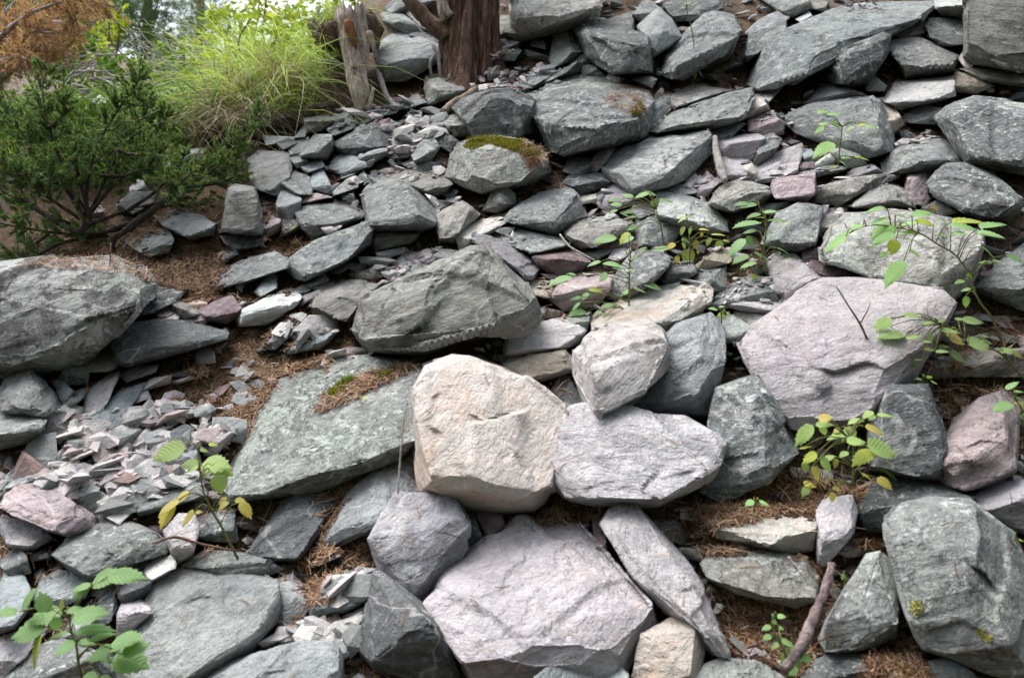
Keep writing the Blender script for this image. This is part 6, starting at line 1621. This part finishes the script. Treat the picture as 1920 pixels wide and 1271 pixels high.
def pine(lab, px, base_y, top_y, t, r, spots, seed, mat=SH3):
    e = link('pine_tree', None); tag(e, lab, 'tree', 'forest trees behind the slope', 'thing')
    b, tpp = P3(px, base_y, t), P3(px + 2, top_y, t)
    gz = float(terr(b[0], b[1])) - .2; b = b.copy(); b[2] = min(b[2], gz)
    V, F = tube(spline([b, .5 * (b + tpp) + np.array([.03, 0, 0]), tpp], 30), np.linspace(r, r * .75, 30), 14, .12, seed)
    link('trunk', np_mesh('trunk', V, F), wood_mat('far_pine_bark', (.10, .065, .05), (.20, .13, .10), (.30, .20, .15)), e)
    NVs, parts = [], []
    for k, (x, y, rx, ry) in enumerate(spots):
        tt = t + random.uniform(-.06, .06) * t
        c = P3(x, y, tt); root = b + (tpp - b) * np.clip((c[2] - b[2] - .3) / (tpp[2] - b[2]), .1, 1)
        parts.append(tube(spline([root, .5 * (root + c) + np.array([0, 0, -.05]), c], 8), np.linspace(r * .25, r * .08, 8), 5, 0, 0))
        for q in range(int(rx * ry / 6)):
            o = RNG.normal(size=3) * np.array([rx, rx, ry]) / FPX * tt * .5
            d = o / (np.linalg.norm(o) + 1e-9) + up * .3
            A = c + o; NVs.append(needle_twig(A, A + d * .10 * t / 8, 22, .05 * t / 8, .0022 * t / 8, .7))
    NVs = np.concatenate(NVs)
    link('crown', np_mesh('crown', NVs, np.arange(len(NVs)).reshape(-1, 3), False), mat, e)
    V, F = merge(parts); link('limb', np_mesh('limb', V, F), W_DARK, e)
pine('tall pine with a straight brown trunk behind the bank, upper left', 272, 118, -420, 9.0, .052, [(215, 20, 50, 30), (250, 60, 40, 28), (300, 10, 22, 26), (290, 60, 20, 22), (180, 45, 45, 26), (230, -20, 60, 25), (305, -25, 40, 18), (265, 90, 40, 16), (330, 110, 40, 20), (150, 0, 50, 30)], 1)
pine('thin-crowned pine at the sky gap right of the tall trunk', 372, 120, -300, 12.0, .05, [(345, 25, 26, 12), (370, 45, 30, 16), (398, 15, 28, 18), (360, 72, 36, 14), (330, 85, 34, 14), (400, 60, 26, 16), (355, -5, 30, 9)], 2)
pine('dense dark pine behind the dead orange bough', 120, 160, -300, 11.0, .07, [(60, 40, 60, 40), (120, 60, 60, 40), (170, 20, 50, 36), (20, 80, 50, 36), (90, 100, 60, 30), (160, 90, 50, 30), (100, 0, 60, 30)], 3)
pine('dark spruce at the far left edge', -20, 200, -300, 5.0, .05, [(0, 40, 22, 40), (-20, 0, 40, 40), (-10, 90, 26, 24), (-20, 140, 40, 30)], 4, JUN)
# tangle of dead grey twigs between juniper and bush
e = link('brushwood', None); tag(e, 'tangle of dead grey twigs behind the juniper', 'brushwood', kind='thing')
for k in range(46):
    x, y = random.uniform(70, 230), random.uniform(100, 200); a = random.uniform(-.6, 1.0); L = random.uniform(35, 110)
    tt = 4.3 + random.uniform(-.3, .5)
    V, F = tube(spline([P3(x, y, tt), P3(x + L * .5 * math.cos(a) + random.uniform(-8, 8), y - L * .5 * math.sin(a) * .5, tt), P3(x + L * math.cos(a), y - L * math.sin(a) * .7, tt + random.uniform(-.2, .2))], 8), np.linspace(.006, .002, 8), 5, 0, 0)
    link('twig', np_mesh('twig', V, F), W_GREY, e)
for k in range(34):
    x, y = random.uniform(300, 430), random.uniform(90, 210)
    tt = 3.9 + random.uniform(-.2, .4)
    V, F = tube(spline([P3(x, y, tt), P3(x - 30, y - 22, tt), P3(x - random.uniform(50, 90), y - random.uniform(40, 90), tt)], 8), np.linspace(.004, .0015, 8), 5, 0, 0)
    link('twig', np_mesh('twig', V, F), W_GREY, e)
# low green cover on the shelf
P = sow([('-60,330 -60,180 330,150 420,230 330,300 200,330', 3600), ('-60,200 400,110 420,190 -60,260', 2600)], 9.0)
V, F = blades(P, np.tile(up, (len(P), 1)), RNG.uniform(.06, .28, len(P)), .006, .5, 3, .6)
tag(link('ground_cover', np_mesh('ground_cover', V, F, True), SH2), 'low green plants on the shelf behind the juniper', 'ground cover', kind='stuff')

# ------------------------------------------------------------------ unseen conifers added downhill of the viewer to block low sky, one mass
rngf = np.random.default_rng(5); Vs = []; parts = []
for k in range(26):
    x = rngf.uniform(-17, 17); y = -rngf.uniform(3.2, 13); z = float(terr(x, y)); H = rngf.uniform(12, 18) + max(0, -y - 5) * .35
    m_ = 520; f = rngf.uniform(.12, 1, m_) ** .8; a = rngf.uniform(0, 2 * np.pi, m_); r = (1.04 - f) * 2.4 * rngf.uniform(.3, 1, m_) + .1
    p = np.stack([x + r * np.cos(a), y + r * np.sin(a), z + f * H], 1)
    p = p[p[:, 1] < -1.2]; m_ = len(p)
    d = rngf.normal(size=(m_, 3)) * np.array([1, 1, .4]); d /= np.linalg.norm(d, axis=1, keepdims=True)
    q = np.cross(d, rngf.normal(size=(m_, 3))); q /= np.linalg.norm(q, axis=1, keepdims=True); s_ = rngf.uniform(.45, .9, (m_, 1))
    Vs.append(np.stack([p - d * s_ * .5, p + q * s_ * .3, p + d * s_ * .5, p - q * s_ * .3], 1).reshape(-1, 3))
    parts.append(tube(np.array([[x, y, z - .5], [x, y, z + H * .5], [x, y, z + H]]), np.array([.2, .13, .03]), 7, 0, 0))
V = np.concatenate(Vs); F = [tuple(q) for q in np.arange(len(V)).reshape(-1, 4).tolist()]
V, F = merge([(V, F)] + parts)
tag(link('forest', np_mesh('forest', V, F, False), SH3), 'unseen dark conifer forest added downhill to block the low sky', 'forest', kind='stuff')
